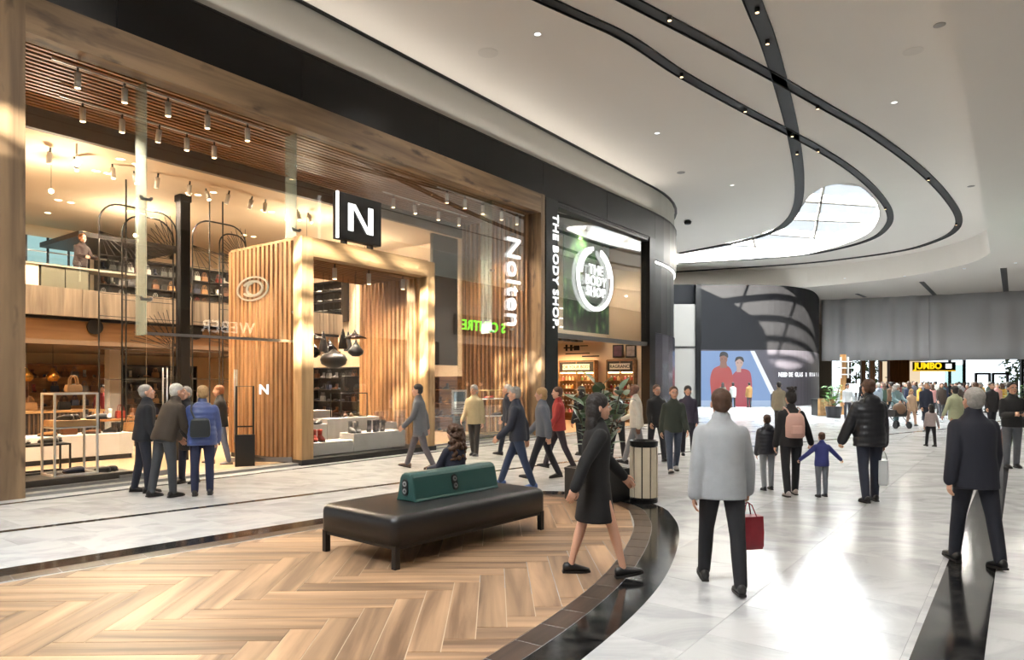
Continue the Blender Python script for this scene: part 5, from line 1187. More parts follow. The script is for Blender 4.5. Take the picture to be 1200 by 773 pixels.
HAIRM = {'grey': (150, 146, 140), 'white': (206, 202, 194), 'blond': (164, 130, 86), 'brown': (74, 48, 30), 'dark': (28, 22, 20), 'ginger': (126, 76, 40)}
def hair_mat(k): return mat('hair_' + k, HAIRM[k], .6, noise=.4, scale=40, bump=.5)

def person(label, loc, heading, H=1.75, build=1.0, lean=0, look=(0, 0), legs=((0, 0), (0, 0)), arms=((5, 6, 12, 0), (5, 6, 12, 0)), top=(40, 40, 44), toplen=.84, puff=0, thick=.0, bottom=(40, 42, 52), skirt=None, bare=False, shoes=(24, 22, 22), hair=('short', 'brown'), skin='pale', hood=False, collar=None, hands=('relaxed', 'relaxed'), z0=0.003, vox=.016, group=None, name='person', legabd=(2, 2), hat=None, seated=False):
    s = H / 1.75; heavy = build
    root = thing(name, label, 'person', (loc[0], loc[1], z0), R(heading), group)
    TL = Matrix.Translation((0, 0, .95)) @ Matrix.Rotation(-R(lean), 4, 'X') @ Matrix.Translation((0, 0, -.95))
    info = {}
    # --- joints
    leg = []
    for i, sd in enumerate((1, -1)):
        hf, kf = legs[i]; ab = R(legabd[i]); a1 = R(hf); a2 = R(hf - kf)
        hip = Vector((sd * .092, 0, .92)); d1 = Vector((sd * math.sin(ab), math.sin(a1) * math.cos(ab), -math.cos(a1) * math.cos(ab))); kn = hip + d1 * .43
        d2 = Vector((sd * math.sin(ab) * .4, math.sin(a2), -math.cos(a2))).normalized(); an = kn + d2 * .41
        pitch = max(-R(48), min(R(22), a2 if a2 < 0 else a2 * .7))
        if seated: pitch = 0
        leg.append((hip, kn, an, pitch))
    lowest = 9
    for hip, kn, an, pt in leg:
        toe = an.z - .08 * math.cos(pt) + .19 * math.sin(pt); heel = an.z - .08 * math.cos(pt) - .07 * math.sin(pt); lowest = min(lowest, toe, heel, an.z - .08)
    if not seated:            # put the second foot down: toe or heel on the floor
        low = lambda an, p: min(an.z - .08 * math.cos(p) + .19 * math.sin(p), an.z - .08 * math.cos(p) - .07 * math.sin(p), an.z - .08)
        lw = [low(l_[2], l_[3]) for l_ in leg]; j = (0 if lw[0] > lw[1] else 1) if abs(legs[0][0] - legs[1][0]) < 5 else (0 if legs[0][0] < legs[1][0] else 1); g_ = lw[1 - j]
        hip, kn, an, pt = leg[j]; a1 = R(legs[j][0]); d1 = (kn - hip).normalized(); best = None
        for k2 in range(int(legs[j][1]), -1, -1):
            a2 = R(legs[j][0] - k2); an2 = kn + Vector((0, math.sin(a2), -math.cos(a2))) * .41
            for pd in range(0, 56, 3):
                e_ = abs(an2.z - .08 * math.cos(R(pd)) - .19 * math.sin(R(pd)) - g_) + .0002 * abs(pd + math.degrees(min(a2, 0)))
                if best is None or e_ < best[0]: best = (e_, an2, -R(pd))
        leg[j] = (hip, kn, best[1], best[2]); lowest = g_
    dz = Vector((0, 0, -lowest if not seated else -.92 + .09))
    leg = [(h + dz, k + dz, a + dz, p) for h, k, a, p in leg]
    TT = Matrix.Translation(dz) @ TL
    arm = []
    for i, sd in enumerate((1, -1)):
        f, ab, el, inw = arms[i]
        sh = Vector((sd * .160 * (.8 + .2 * heavy), 0, 1.37)); a = R(f); b = R(ab)
        d1 = Vector((sd * math.sin(b), math.sin(a) * math.cos(b), -math.cos(a) * math.cos(b))); elb = sh + d1 * .285
        a2 = R(f + el); b2 = R(ab * .6 - inw); d2 = Vector((sd * math.sin(b2), math.sin(a2) * math.cos(b2), -math.cos(a2) * math.cos(b2))).normalized(); wr_ = elb + d2 * .25
        arm.append((TT @ sh, TT @ elb, TT @ wr_, (TT.to_3x3() @ d2).normalized(), sd))
    HM = TT @ Matrix.Translation((0, .018, 1.52)) @ Matrix.Rotation(R(look[0]), 4, 'Z') @ Matrix.Rotation(-R(look[1]), 4, 'X') @ Matrix.Translation((0, .0, .112)) @ Matrix.Scale(1.06, 4)
    Ssc = Matrix.Scale(s, 4)
    def torso(q, secs, inflate=0, M=TT, n=18):
        q.rings([[tuple(M @ Vector(((rx + inflate) * math.cos(2 * PI * j / n), cy_ + (ry + inflate) * math.sin(2 * PI * j / n), z))) for j in range(n)] for z, rx, ry, cy_ in secs])
    W = .8 + .2 * heavy
    BODY = [(.86, .13 * W, .10 * W, 0), (.92, .16 * W, .115 * W, -.005), (1.0, .155 * W, .112 * heavy, 0), (1.1, .138 * W, .10 * heavy, .005), (1.2, .148 * W, .108 * heavy, .005), (1.3, .162 * W, .112 * W, 0), (1.38, .168 * W, .10 * W, -.005), (1.44, .12 * W, .075, -.01), (1.475, .06, .058, -.005), (1.53, .05, .052, .005)]
    # --- body
    bq = MB(); torso(bq, BODY)
    for hip, kn, an, pt in leg: capsule(bq, [hip, hip.lerp(kn, .35), kn, kn.lerp(an, .3), kn.lerp(an, .75), an - Vector((0, 0, .02))], [.082 * W, .076 * W, .053, .052, .036, .034])
    for sh, el, wr_, d2, sd in arm: capsule(bq, [sh, sh.lerp(el, .4), el, el.lerp(wr_, .35), wr_], [.056, .047, .038, .038, .026])
    capsule(bq, [TT @ Vector((0, 0, 1.46)), HM @ Vector((0, -.01, -.04))], [.053, .05])
    body = remesh(bq, 'body', SKIN[skin], vox, 3); fq = MB(); mesh_into(fq, body, Matrix()); mesh_into(fq, HEAD, HM); mesh_into(fq, EYE, HM, 1); mesh_into(fq, IRIS, HM, 2); mesh_into(fq, LIPS, HM, 3)
    bpy.data.meshes.remove(body)
    for i, (sh, el, wr_, d2, sd) in enumerate(arm):
        zax = -d2; yax = (TT.to_3x3() @ Vector((0, 1, 0))); 
        if abs(zax.dot(yax)) > .8: yax = TT.to_3x3() @ Vector((-sd * .3, 0, 1))
        xax = yax.cross(zax).normalized(); yax = zax.cross(xax)
        B = Matrix(((xax.x, yax.x, zax.x, wr_.x), (xax.y, yax.y, zax.y, wr_.y), (xax.z, yax.z, zax.z, wr_.z), (0, 0, 0, 1)))
        if sd < 0: B = B @ Matrix.Scale(-1, 4, (1, 0, 0))
        mesh_into(fq, HAND[hands[i]], B, 0, sd < 0); info['hand%d' % i] = root.matrix_basis @ (Ssc @ (wr_ + d2 * .10))
    fq.xf(Ssc); fq.build('body', [SKIN[skin], M_eye, M_iris, M_lip], root, smooth=True)
    # --- trousers / legs
    if not bare:
        tq = MB()
        torso(tq, [(.83, .10 * W, .085, 0), (.86, .155 * W, .118 * W, -.004), (.93, .176 * W, .13 * W, -.008), (1.02, .165 * W, .124 * heavy, 0)], .004, Matrix.Translation(dz))
        for hip, kn, an, pt in leg: capsule(tq, [hip, hip.lerp(kn, .35), kn, kn.lerp(an, .4), an + (an - kn) * .0 - Vector((0, 0, 0))], [.094 * W, .088 * W, .068, .066, .056], 12)
        me = remesh(tq, 'trousers', cloth(bottom), vox, 2); o = link('trousers', me, root); o.scale = (s,) * 3
    # --- shoes
    for hip, kn, an, pt in leg:
        M_ = Matrix.Translation(an - Vector((0, 0, .08 * math.cos(pt))) ) @ Matrix.Rotation(pt, 4, 'X')
        q = MB(); mesh_into(q, SHOE_UP, M_); q.xf(Ssc); o = q.build('shoe', mat('shoe_%d_%d_%d' % shoes, shoes, .45), root, smooth=True)
        q = MB(); mesh_into(q, SHOE_SO, M_); q.xf(Ssc); q.build('sole', SHOE_SO.materials[0], o)
    # --- top
    jq = MB(); th = .022 + thick + (.022 if puff else 0)
    secs = []; zz = toplen
    tops = [(.55, .19, .14), (.70, .178, .135), (.84, .172, .126), (.95, .168 * W, .12 * heavy), (1.1, .150 * W, .11 * heavy), (1.2, .155 * W, .114 * heavy), (1.3, .170 * W, .115 * W), (1.36, .172 * W, .106 * W), (1.40, .155 * W, .096), (1.435, .122, .084), (1.46, .092, .074), (1.485, .07, .066)]
    def itp(z):
        for a, b in zip(tops[:-1], tops[1:]):
            if a[0] <= z <= b[0]: t = (z - a[0]) / (b[0] - a[0]); return a[1] + (b[1] - a[1]) * t, a[2] + (b[2] - a[2]) * t
        return tops[-1][1:] if z > 1 else tops[0][1:]
    n_ = 40 if puff else 16
    for k in range(n_ + 1):
        z = zz + (1.485 - zz) * k / n_; rx, ry = itp(z); w_ = th * (1 if z < 1.42 else .7) + (.010 * abs(math.sin(z * PI / .085)) if puff else 0); secs.append((z, rx + w_, ry + w_, 0))
    MT = TT if not seated else TT
    torso(jq, secs, 0, TT if toplen >= .8 or lean < 8 else TT, 22)
    for sh, el, wr_, d2, sd in arm:
        n2 = 26 if puff else 8; pts, rs = [], []
        for k in range(n2 + 1):
            t = k / n2; p = sh.lerp(el, t * 2) if t < .5 else el.lerp(wr_, (t - .5) * 2)
            pts.append(p); rs.append((.056 + (.040 - .056) * t) + th * .65 + (.006 * abs(math.sin(k * PI / 2.6)) if puff else 0))
        capsule(jq, pts, rs, 12)
    capsule(jq, [TT @ Vector((0, -.01, 1.44)), TT @ Vector((0, -.005, 1.50 + (.02 if puff else 0)))], [.085, .074 + thick])
    if hood: jq.ball(tuple(TT @ Vector((0, -.10, 1.45))), (.12, .07, .09), 14, 10)
    me = remesh(jq, 'jacket', cloth(top, .35 if puff else .8), vox * .9, 2 if puff else 7); o = link('jacket', me, root); o.scale = (s,) * 3
    if collar:
        q = MB(); capsule(q, [TT @ Vector((0, -.004, 1.47)), TT @ Vector((0, 0, 1.525))], [.072, .064], 14); q.xf(Ssc); q.build('collar', cloth(collar), root, smooth=True)
    if skirt:
        q = MB(); torso(q, [(z, rx, ry, 0) for z, rx, ry in ((skirt[0], .21, .17), (skirt[0] + .02, .215, .175), (.75, .19, .15), (.95, .17, .125), (1.02, .15, .11))], .015, Matrix.Translation(dz)); q.xf(Ssc); q.build('skirt', cloth(skirt[1]), root, smooth=True)
    # --- hair
    kind, hc = hair
    if kind != 'bald':
        q = MB(); v2 = .008
        if kind in ('short', 'thin'): q.ball((0, -.022, .048), (.083, .098, .086), 18, 12); q.ball((0, -.045, .0), (.078, .07, .075), 14, 10)
        elif kind == 'bob': q.ball((0, -.022, .048), (.09, .104, .09), 18, 12); q.ball((0, -.05, -.02), (.092, .072, .10), 14, 10)
        elif kind == 'long':
            q.ball((0, -.022, .048), (.09, .104, .092), 18, 12); q.ball((0, -.055, -.03), (.10, .075, .12), 14, 10); q.ball((0, -.075, -.16), (.105, .06, .13), 14, 10)
        elif kind == 'curly':
            q.ball((0, -.022, .05), (.105, .112, .1), 18, 12); r2 = random.Random(5)
            for k in range(90):
                a = r2.uniform(0, 2 * PI); z = r2.uniform(-.36, .1); rr = .10 + .05 * min(1, max(0, (.1 - z) / .25)); x, y = rr * math.cos(a), -.05 + rr * .75 * math.sin(a)
                if y > .03: continue
                q.ball((x, y, z), r2.uniform(.022, .04), 8, 6)
            q.ball((0, -.07, -.12), (.12, .08, .2), 14, 10)
        elif kind == 'bun': q.ball((0, -.022, .048), (.085, .1, .087), 18, 12); q.ball((0, -.05, 0), (.08, .066, .08), 14, 10); q.ball((.0, -.05, .15), (.055, .055, .05), 12, 8); [q.ball((.06 * math.cos(k), -.05 + .06 * math.sin(k), .15 + .03 * math.sin(k * 2.3)), .022, 8, 6) for k in range(9)]
        me = remesh(q, 'hair', hair_mat(hc), max(.008, vox * .5), 2); o = link('hair', me, root); o.matrix_basis = Ssc @ HM
    info['root'] = root; info['TT'] = TT; info['s'] = s; info['HM'] = HM; info['leg'] = leg
    return info
def walkp(ph=1, k=1.0):
    f, b = (22 * k, 5), (-15 * k, 11 * k); return (f, b) if ph > 0 else (b, f)
def wpt(info, p): return info['root'].matrix_basis @ (info['s'] * (info['TT'] @ Vector(p)))

# visitors at the shop window
person('grey-haired man in a black jacket, leftmost of the window visitors', fl(168, 577), -55, 1.78, 1.05, 6, (-10, -18), legs=((6, 4), (-6, 4)), arms=((10, 6, 25, 0), (15, 5, 40, 10)), top=(24, 26, 32), bottom=(26, 28, 40), hair=('short', 'grey'), thick=.01)
person('stooping man in a dark brown leather jacket and grey trousers', fl(193, 582), -28, 1.83, 1.12, 20, (-16, -14), legs=((4, 3), (-6, 5)), legabd=(5, 6), arms=((32, 6, 35, 14), (30, 4, 30, 8)), top=(58, 48, 38), bottom=(54, 56, 60), hair=('short', 'white'), thick=.012, collar=(34, 28, 24), vox=.014)
bl_ = person('woman in a blue quilted jacket with a dark shoulder bag', fl(237, 580), 22, 1.76, 1.12, 4, (10, -8), legs=((2, 2), (-3, 3)), arms=((12, 10, 20, 6), (18, 8, 45, 10)), top=(66, 80, 128), puff=1, bottom=(32, 36, 62), hair=('short', 'blond'), toplen=.80, vox=.014)
person('visitor in a dark coat facing out between the others', fl(221, 566), 165, 1.74, 1.0, 8, (0, -15), legs=((4, 3), (-4, 4)), arms=((25, 5, 50, 15), (25, 5, 50, 15)), top=(28, 26, 28), toplen=.62, bottom=(30, 32, 48), hair=('short', 'grey'), thick=.01)
person('shopper in black walking inside the shoe shop doorway', fl(259, 544), 105, 1.76, 1.0, 3, legs=walkp(1, .8), arms=((-12, 8, 20, 0), (25, 8, 50, 10)), top=(32, 30, 30), bottom=(96, 104, 122), shoes=(150, 140, 130), hair=('short', 'ginger'))
# shoulder bag of the woman in blue
def shoulder_bag(info, c, size, m, label, strap_pts, strap_m=None):
    P = wpt(info, c); t = thing('shoulder_bag', label, 'bag', P, info['root'].rotation_euler.z)
    w_, d_, h_ = size; q = MB().rings([[(x * w_ / 2 * k, y * d_ / 2 * k, z) for x, y in ((-1, -1), (1, -1), (1, 1), (-1, 1))] for z, k in ((-h_ / 2, .85), (-h_ / 2 + .03, 1), (0, 1), (h_ / 2 - .03, .9), (h_ / 2, .7))]); q.build('bag_body', m, t, bevel=.03)
    inv = (Matrix.Translation(P) @ Matrix.Rotation(info['root'].rotation_euler.z, 4, 'Z')).inverted()
    MB().tube([inv @ wpt(info, p) for p in strap_pts], .014, 6).build('strap', strap_m or m, t)
    return t
shoulder_bag(bl_, (-.02, -.235, 1.08), (.30, .13, .30), mat('bag_dark', (38, 42, 44), .4), 'dark soft shoulder bag on the blue quilted jacket', [(-.1, -.2, 1.22), (-.16, -.17, 1.36), (-.15, -.04, 1.49), (-.13, .06, 1.46)])
# girl on the bench
bx = Vector((-.83, 7.95)) + Vector((.64, .77)) * .56 + Vector((-.77, .64)) * .30
person('girl with long curly brown hair sitting on the bench', (bx.x, bx.y), 50, 1.46, 1.0, 4, (0, -5), legs=((88, 86), (86, 88)), arms=((35, 6, 45, 12), (35, 6, 45, 12)), top=(28, 30, 46), bottom=(30, 32, 44), hair=('curly', 'brown'), z0=.52, seated=True, vox=.012)
# passers-by along the shop front
person('passer-by in a grey coat walking past the portal', fl(492, 549), 88, 1.80, 1.0, 3, legs=walkp(1), arms=((-20, 6, 15, 0), (22, 6, 25, 0)), top=(92, 94, 98), toplen=.7, bottom=(84, 80, 84), shoes=(90, 70, 56), hair=('short', 'dark'))
person('passer-by in a beige jacket and dark skirt near the poster', fl(556, 534), 160, 1.74, 1.05, 2, legs=walkp(-1, .6), arms=((15, 8, 30, 0), (-10, 8, 20, 0)), top=(176, 160, 124), toplen=.8, bottom=(40, 36, 34), hair=('bob', 'grey'), thick=.01)
person('man in navy with blue sneakers at the bench end', fl(607, 571), 82, 1.78, 1.05, 4, legs=walkp(1, 1.1), arms=((-22, 8, 20, 0), (20, 8, 30, 0)), top=(44, 48, 60), bottom=(44, 56, 80), shoes=(70, 92, 140), hair=('short', 'grey'), thick=.01)
person('woman in a grey striped jacket walking beside the man in navy', fl(637, 561), 86, 1.74, 1.0, 3, legs=walkp(-1), arms=((20, 8, 25, 0), (-20, 8, 20, 0)), top=(92, 96, 104), bottom=(34, 34, 42), shoes=(40, 36, 36), hair=('bob', 'blond'), thick=.01)
person('person with a red top passing before the black pier', fl(655, 549), 90, 1.74, 1.0, 2, legs=walkp(1), arms=((-15, 8, 20, 0), (18, 8, 20, 0)), top=(150, 44, 40), bottom=(44, 36, 42), hair=('short', 'brown'))
person('person in a dark blue coat close to the shop glass', fl(596, 533), 75, 1.76, 1.05, 2, legs=walkp(-1, .7), arms=((15, 8, 20, 0), (-12, 8, 20, 0)), top=(40, 44, 56), toplen=.75, bottom=(32, 34, 44), hair=('short', 'white'))
# woman in black by the planter
person('woman in a black dress with bare legs passing the planter', fl(697, 674), -86, 1.74, 1.0, 3, (0, -4), legs=((20, 5), (-14, 16)), arms=((-30, 10, 10, 0), (32, 10, 14, 0)), top=(18, 17, 18), toplen=.84, bare=True, skirt=(.56, (16, 15, 16)), shoes=(20, 18, 18), hair=('long', 'dark'), vox=.013)
# in front of the cosmetics shop
person('woman with long dark hair before the cosmetics shelves', fl(681, 533), 40, 1.70, 1.0, 0, top=(26, 24, 26), bottom=(24, 24, 28), hair=('long', 'dark'), legs=walkp(1, .4))
person('man in a black coat and cap-like dark hair at the cosmetics shop', fl(703, 537), -20, 1.80, 1.15, 0, top=(24, 24, 26), toplen=.7, bottom=(28, 28, 32), hair=('short', 'dark'), thick=.015, legs=walkp(-1, .3))
person('dark-dressed shopper right of the rubber plant', fl(724, 541), 120, 1.70, 1.05, 0, top=(40, 38, 40), bottom=(34, 32, 34), hair=('short', 'dark'), legs=walkp(1, .5))
person('bald man in a white shirt walking left before the shop', fl(746, 545), 70, 1.80, 1.05, 3, (5, 0), top=(206, 198, 184), bottom=(110, 110, 112), hair=('bald', 'dark'), skin='brown', legs=walkp(1), arms=((20, 10, 50, 5), (-20, 8, 25, 0)))
person('man in a black jacket with a green badge by the bin', fl(769, 540), 190, 1.76, 1.1, 2, top=(28, 28, 30), bottom=(40, 40, 46), hair=('short', 'brown'), legs=walkp(-1, .7), arms=((10, 8, 30, 0), (15, 8, 30, 0)))
person('man in a dark green sweater walking towards the camera', fl(789, 553), 178, 1.76, 1.12, 3, top=(46, 52, 44), bottom=(56, 64, 80), hair=('short', 'brown'), legs=walkp(1), arms=((-18, 8, 20, 0), (18, 8, 20, 0)), shoes=(120, 116, 112))
person('woman in dark violet behind the man in green', fl(806, 534), 170, 1.72, 1.0, 0, top=(52, 46, 62), bottom=(40, 40, 50), hair=('bob', 'dark'), legs=walkp(-1, .6))
# big walkers on the marble
wm = person('man in a pale grey jacket carrying a red bag', fl(846, 688), -6, 1.79, 1.12, 4, (0, -6), legs=((-16, 10), (20, 8)), arms=((12, 14, 12, 4), (-8, 10, 10, 0)), top=(164, 167, 170), toplen=.80, bottom=(28, 28, 32), shoes=(26, 24, 24), hair=('short', 'brown'), thick=.014, hands=('grip', 'relaxed'), vox=.012)
def carrier(P, rz, w_, d_, h_, m, label, hm=None):
    t = thing('carrier_bag', label, 'bag', P, rz)
    q = MB().rings([[(x * w_ / 2 * k, y * d_ / 2 * k, z) for x, y in ((-1, -1), (0, -1.15), (1, -1), (1, 1), (0, 1.15), (-1, 1))] for z, k in ((-h_ - .12, .92), (-h_ - .09, 1), (-h_ * .5 - .12, 1.02), (-.12, .97))]); q.build('bag_body', m, t)
    for sy in (-1, 1): MB().tube([(-w_ * .25, sy * d_ * .45, -.13), (-w_ * .12, sy * d_ * .2, -.02), (0, 0, .005), (w_ * .12, sy * d_ * .2, -.02), (w_ * .25, sy * d_ * .45, -.13)], .006, 5).build('bag_handle', hm or m, t)
carrier(wm['hand0'] - Vector((0, 0, .03)), R(10), .26, .12, .30, mat('bag_red', (132, 20, 36), .4, noise=.3, scale=9), 'red carrier bag in the hand of the man in pale grey')
pk = person('woman in black with a pink backpack holding a child\'s hand', fl(927, 581), -4, 1.68, 1.0, 0, legs=((12, 4), (-8, 8)), arms=((8, 24, 10, -6), (6, 8, 12, 0)), top=(26, 25, 27), bottom=(22, 22, 26), shoes=(170, 160, 156), hair=('bun', 'dark'), hands=('grip', 'relaxed'), vox=.014)
def backpack(info, m, label):
    P = wpt(info, (0, -.2, 1.2)); t = thing('backpack', label, 'bag', P, info['root'].rotation_euler.z)
    q = MB().rings([[(w_ * math.cos(2 * PI * j / 16) * .15, -.0 + d_ * math.sin(2 * PI * j / 16) * .075, z) for j in range(16)] for z, w_, d_ in ((-.2, .7, .7), (-.18, 1, 1), (0, 1.02, 1.05), (.13, .92, .95), (.19, .6, .6))]); q.build('bag_body', m, t, smooth=True)
    MB().box(-.09, .09, -.105, -.07, -.14, .0).build('front_pocket', m, t, bevel=.02)
    inv = (Matrix.Translation(P) @ Matrix.Rotation(info['root'].rotation_euler.z, 4, 'Z')).inverted()
    for sx_ in (-1, 1): MB().tube([inv @ wpt(info, p) for p in ((sx_ * .06, -.15, 1.36), (sx_ * .11, -.12, 1.46), (sx_ * .115, .02, 1.49), (sx_ * .12, .14, 1.36))], .012, 6).build('strap', m, t)
backpack(pk, mat('bag_pink', (206, 164, 150), .5), 'pale pink backpack worn by the woman in black')
person('boy in a dark padded jacket beside the woman with the pink backpack', fl(899, 574), -2, 1.27, 1.05, 0, legs=((6, 4), (-6, 8)), top=(34, 34, 40), puff=1, bottom=(128, 130, 134), shoes=(40, 40, 46), hair=('short', 'brown'), hood=True, vox=.014)
person('small child in a blue jacket holding two hands', fl(963, 582), 0, 1.02, 1.12, 0, legs=((3, 2), (-4, 5)), arms=((8, 46, 10, -20), (8, 46, 10, -20)), top=(52, 58, 116), bottom=(104, 108, 114), shoes=(40, 40, 46), hair=('short', 'brown'), hands=('grip', 'grip'), vox=.013)
bkm = person('man in a black hooded padded coat leading the child', fl(1019, 588), -3, 1.86, 1.12, 2, legs=((8, 4), (-6, 6)), arms=((2, 7, 8, 0), (6, 22, 8, -6)), top=(24, 25, 30), puff=1, toplen=.80, bottom=(38, 42, 56), shoes=(30, 28, 30), hair=('short', 'brown'), hood=True, hands=('grip', 'grip'), vox=.013)
carrier(bkm['hand0'] - Vector((0, 0, .03)), R(60), .34, .12, .38, mat('bag_white', (214, 216, 216), .4), 'white carrier bag held by the man in black padded coat')
person('grey-haired man in a dark navy suit walking away', fl(1143, 662), -4, 1.78, 1.1, 4, (0, -14), legs=((-14, 14), (12, 3)), arms=((8, 10, 20, 0), (-8, 12, 12, 0)), top=(24, 26, 38), toplen=.76, bottom=(22, 24, 34), collar=(206, 208, 214), hair=('short', 'grey'), thick=.012, vox=.012)
ph_ = person('man in a black sweater looking at a phone', fl(1186, 548), 168, 1.80, 1.15, 0, (0, -4), legs=((4, 3), (-4, 4)), arms=((10, 8, 85, 30), (10, 8, 85, 30)), top=(26, 26, 28), bottom=(92, 94, 100), hair=('short', 'dark'), hands=('grip', 'grip'), vox=.015)
pc = (ph_['hand0'] + ph_['hand1']) / 2; t = thing('smartphone', 'dark smartphone in the hands of the man in black sweater', 'phone', pc + Vector((0, 0, .03)), R(168)); t.rotation_euler = (R(-50), 0, R(168)); MB().box(-.037, .037, -.005, .005, -.075, .075).build('phone_body', M_black, t, bevel=.004); MB().box(-.033, .033, -.007, -.005, -.068, .068).build('phone_screen', mat('phone_glass', (30, 34, 42), .1), t)
# middle distance
V2 = .022
person('woman in a pale green-beige coat walking away with a girl', fl(1119, 519), 5, 1.70, 1.08, 0, legs=walkp(1, .7), arms=((-8, 8, 10, 0), (4, 18, 8, -6)), top=(168, 172, 140), toplen=.72, bottom=(166, 128, 104), hair=('bob', 'dark'), vox=V2)
person('girl with long black hair in a pale jacket', fl(1091, 523), 0, 1.18, 1.05, 0, legs=walkp(-1, .5), arms=((4, 22, 8, -8), (4, 8, 10, 0)), top=(176, 160, 158), bottom=(30, 28, 32), hair=('long', 'dark'), vox=V2)
person('man in a navy jacket walking towards the camera with the crowd', fl(1085, 503), 176, 1.80, 1.1, 0, legs=walkp(1, .8), top=(30, 36, 54), bottom=(26, 30, 44), hair=('short', 'grey'), vox=V2)
person('girl in a beige coat and bare legs beside the pram', fl(1068, 499), 180, 1.50, .95, 0, legs=walkp(-1, .6), top=(190, 160, 132), toplen=.7, bottom=(190, 150, 128), hair=('long', 'blond'), vox=V2)
person('woman in a teal jacket pushing a pram', fl(1050, 499), 185, 1.70, 1.1, 6, legs=walkp(1, .5), arms=((40, 6, 35, 5), (40, 6, 35, 5)), top=(128, 156, 160), bottom=(70, 90, 96), hair=('curly', 'white'), vox=V2)
person('man in an olive jacket seen from behind in the crowd', fl(1143, 508), 10, 1.80, 1.15, 0, legs=walkp(-1, .6), top=(72, 74, 52), bottom=(50, 46, 44), hair=('short', 'brown'), vox=V2)
person('dark-coated man between the olive jacket and the phone user', fl(1162, 505), 170, 1.78, 1.1, 0, legs=walkp(1, .6), top=(38, 36, 38), toplen=.7, bottom=(40, 40, 46), hair=('short', 'dark'), vox=V2)
person('man in a beige coat in front of the slate media wall', fl(913, 503), -10, 1.80, 1.1, 0, legs=walkp(1, .4), top=(138, 128, 108), toplen=.7, bottom=(60, 56, 52), hair=('short', 'dark'), vox=V2)
person('person in a white jacket next to the far potted plant', fl(993, 491), 170, 1.70, 1.0, 0, top=(206, 208, 210), bottom=(60, 60, 66), hair=('bob', 'dark'), vox=V2, legs=walkp(1, .3))
person('person in a pale blue hood behind the man in black', fl(1029, 494), 10, 1.74, 1.05, 0, top=(170, 184, 200), bottom=(50, 54, 64), hair=('short', 'white'), vox=V2, hood=True)
for i, (px, py, c_, lab) in enumerate([(847, 477.5, (84, 84, 72), 'viewer in an olive coat, left of three before the video screen'), (859, 477.5, (150, 150, 146), 'viewer in pale grey, middle of three before the video screen'), (878, 477.5, (136, 100, 54), 'viewer in a mustard coat, right of three before the screen')]):
    person(lab, fl(px, py), -10 + 8 * i, 1.72, 1.05, 0, top=c_, toplen=.7, bottom=(38, 38, 42), hair=(['long', 'bob', 'short'][i], 'dark'), vox=.03, legs=walkp(1, .2))
# pram
P = fl(1050, 501.5); t = thing('pram', 'dark pram pushed by the woman in teal', 'pram', P, R(185))
MB().rings([[(x, y, z) for x, y in ((-.22, -.3 * k), (.22, -.3 * k), (.25, .3 * k), (-.25, .3 * k))] for z, k in ((.45, .7), (.5, 1), (.72, 1.1))]).build('seat_tub', mat('pram_dark', (52, 48, 46), .7), t)
MB().ball((0, .2, .76), (.24, .24, .24), 12, 8).build('canopy', mat('pram_brown', (110, 84, 64), .7), t, smooth=True)
for x in (-.26, .26): MB().tube([(x, .35, .2), (x, -.1, .55), (x, -.55, 1.02)], .015, 6).build('frame_tube', M_blackm, t)
MB().tube([(-.26, -.55, 1.02), (.26, -.55, 1.02)], .018, 6).build('push_bar', M_blackm, t)
for x in (-.28, .28):
    for y in (-.35, .38):
        q = MB().lathe([(0, -.025), (.14, -.025), (.14, .025), (0, .025)], 14); q.xf(Matrix.Translation((x, y, .143)) @ Matrix.Rotation(R(90), 4, 'Y')); q.build('wheel', M_blackm, t)
# man behind the mezzanine counter
person('man in a dark shirt working at the mezzanine counter', tuple(S(SU(94, 8.5), 8.5)[:2]), -110, 1.74, 1.15, 8, (0, -8), top=(46, 34, 34), bottom=(40, 38, 40), hair=('short', 'ginger'), z0=4.223, vox=.02, arms=((35, 8, 50, 8), (35, 8, 50, 8)))
person('seated shopper in red below the mezzanine', tuple(S(SU(120, 9.5), 9.5)[:2]), 200, 1.70, 1.0, 0, top=(140, 44, 50), bottom=(40, 38, 42), hair=('long', 'dark'), z0=.013, vox=.022)
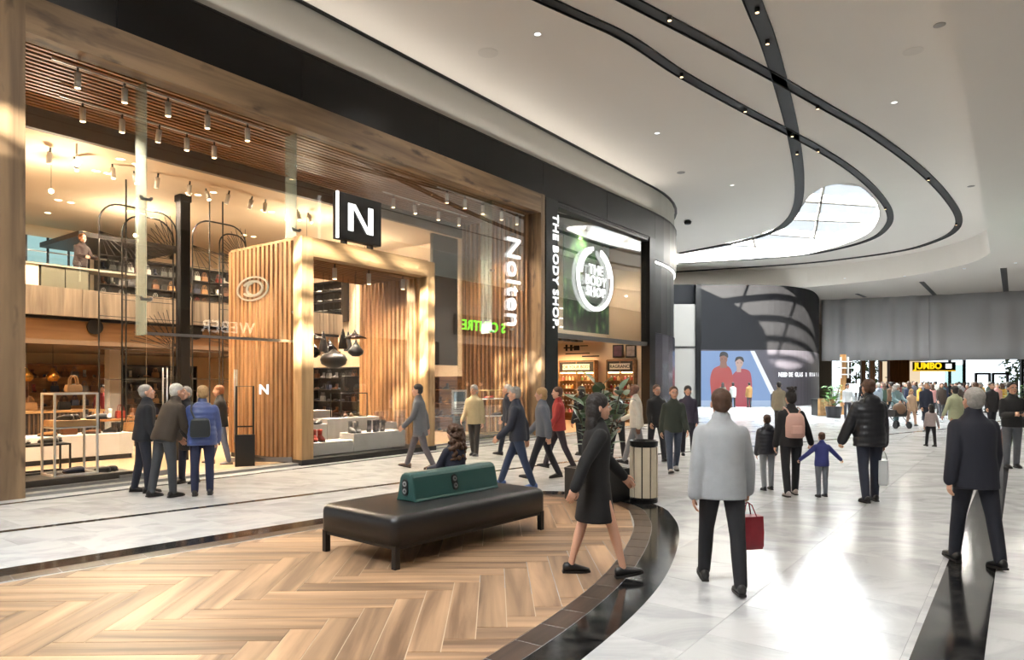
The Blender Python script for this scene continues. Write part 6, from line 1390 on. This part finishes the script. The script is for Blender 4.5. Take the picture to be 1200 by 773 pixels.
# ---- crowd at the far entrance: a few figures copied with clothes of their own
protos = []
for k, (hd, hr, tl, sk) in enumerate([(0, ('short', 'dark'), .82, False), (0, ('long', 'brown'), .68, False), (0, ('bob', 'grey'), .8, False), (0, ('short', 'grey'), .84, True)]):
    protos.append(person('proto', (0, 0), 0, 1.74, 1.08, 2, legs=walkp(1 if k % 2 else -1, .8), arms=((14, 8, 20, 0), (-12, 8, 20, 0)), top=(60, 60, 60), toplen=tl, bottom=(40, 40, 46), hair=hr, hood=sk, vox=.034)['root'])
CN = [('black', (24, 24, 26)), ('charcoal', (44, 44, 48)), ('deep navy', (28, 32, 48)), ('dark brown', (56, 42, 34)), ('slate', (70, 72, 80)), ('near-black', (20, 20, 24)), ('dark blue', (34, 42, 66)), ('maroon', (104, 36, 42)), ('grey', (120, 120, 122)), ('olive', (82, 84, 58)), ('brown', (92, 66, 48)), ('cream', (204, 192, 168)), ('dark green', (44, 62, 50)), ('teal', (60, 104, 108)), ('mustard', (176, 132, 50)), ('white', (212, 212, 210)), ('dusty pink', (186, 132, 128))]
cr_ = random.Random(3); cells = []
for D, n_, x0, x1 in ((33, 7, 1036, 1176), (38, 11, 1028, 1182), (44, 15, 1020, 1188), (51, 19, 1004, 1192), (60, 23, 1002, 1195)):
    for i in range(n_):
        px = x0 + (x1 - x0) * (i + .5) / n_ + cr_.uniform(-3, 3); cells.append((px, D + cr_.uniform(-1.5, 1.5)))
cells.sort(); used = []
for i, (px, D) in enumerate(cells):
    pr = protos[i % 4] if i >= 4 else protos[i]; r_ = pr if i < 4 else copy_tree(pr)
    nm, c_ = CN[(i * 5 + i // 7) % len(CN)]; bt = [(34, 36, 46), (60, 60, 66), (44, 40, 38)][i % 3]
    r_.location = (fx(px, D), D, .003); r_.rotation_euler = (0, 0, R(cr_.choice([0, 15, -20, 165, 180, 195, 90]))); sc_ = cr_.uniform(.94, 1.05); r_.scale = (sc_,) * 3
    for ch_ in r_.children:
        if ch_.name.startswith('jacket'): setmat(ch_, cloth(c_))
        if ch_.name.startswith('trousers'): setmat(ch_, cloth(bt))
    r_['label'] = 'distant shopper in a %s jacket, %s from the left in the far crowd' % (nm, ORD[i] if i < len(ORD) else 'number'); r_['group'] = 'far crowd by the entrance'
    if i >= len(ORD): r_['label'] = 'distant shopper in a %s jacket, %s from the right in the far crowd' % (nm, ORD[len(cells) - 1 - i])

bpy.data.scenes.remove(WS)
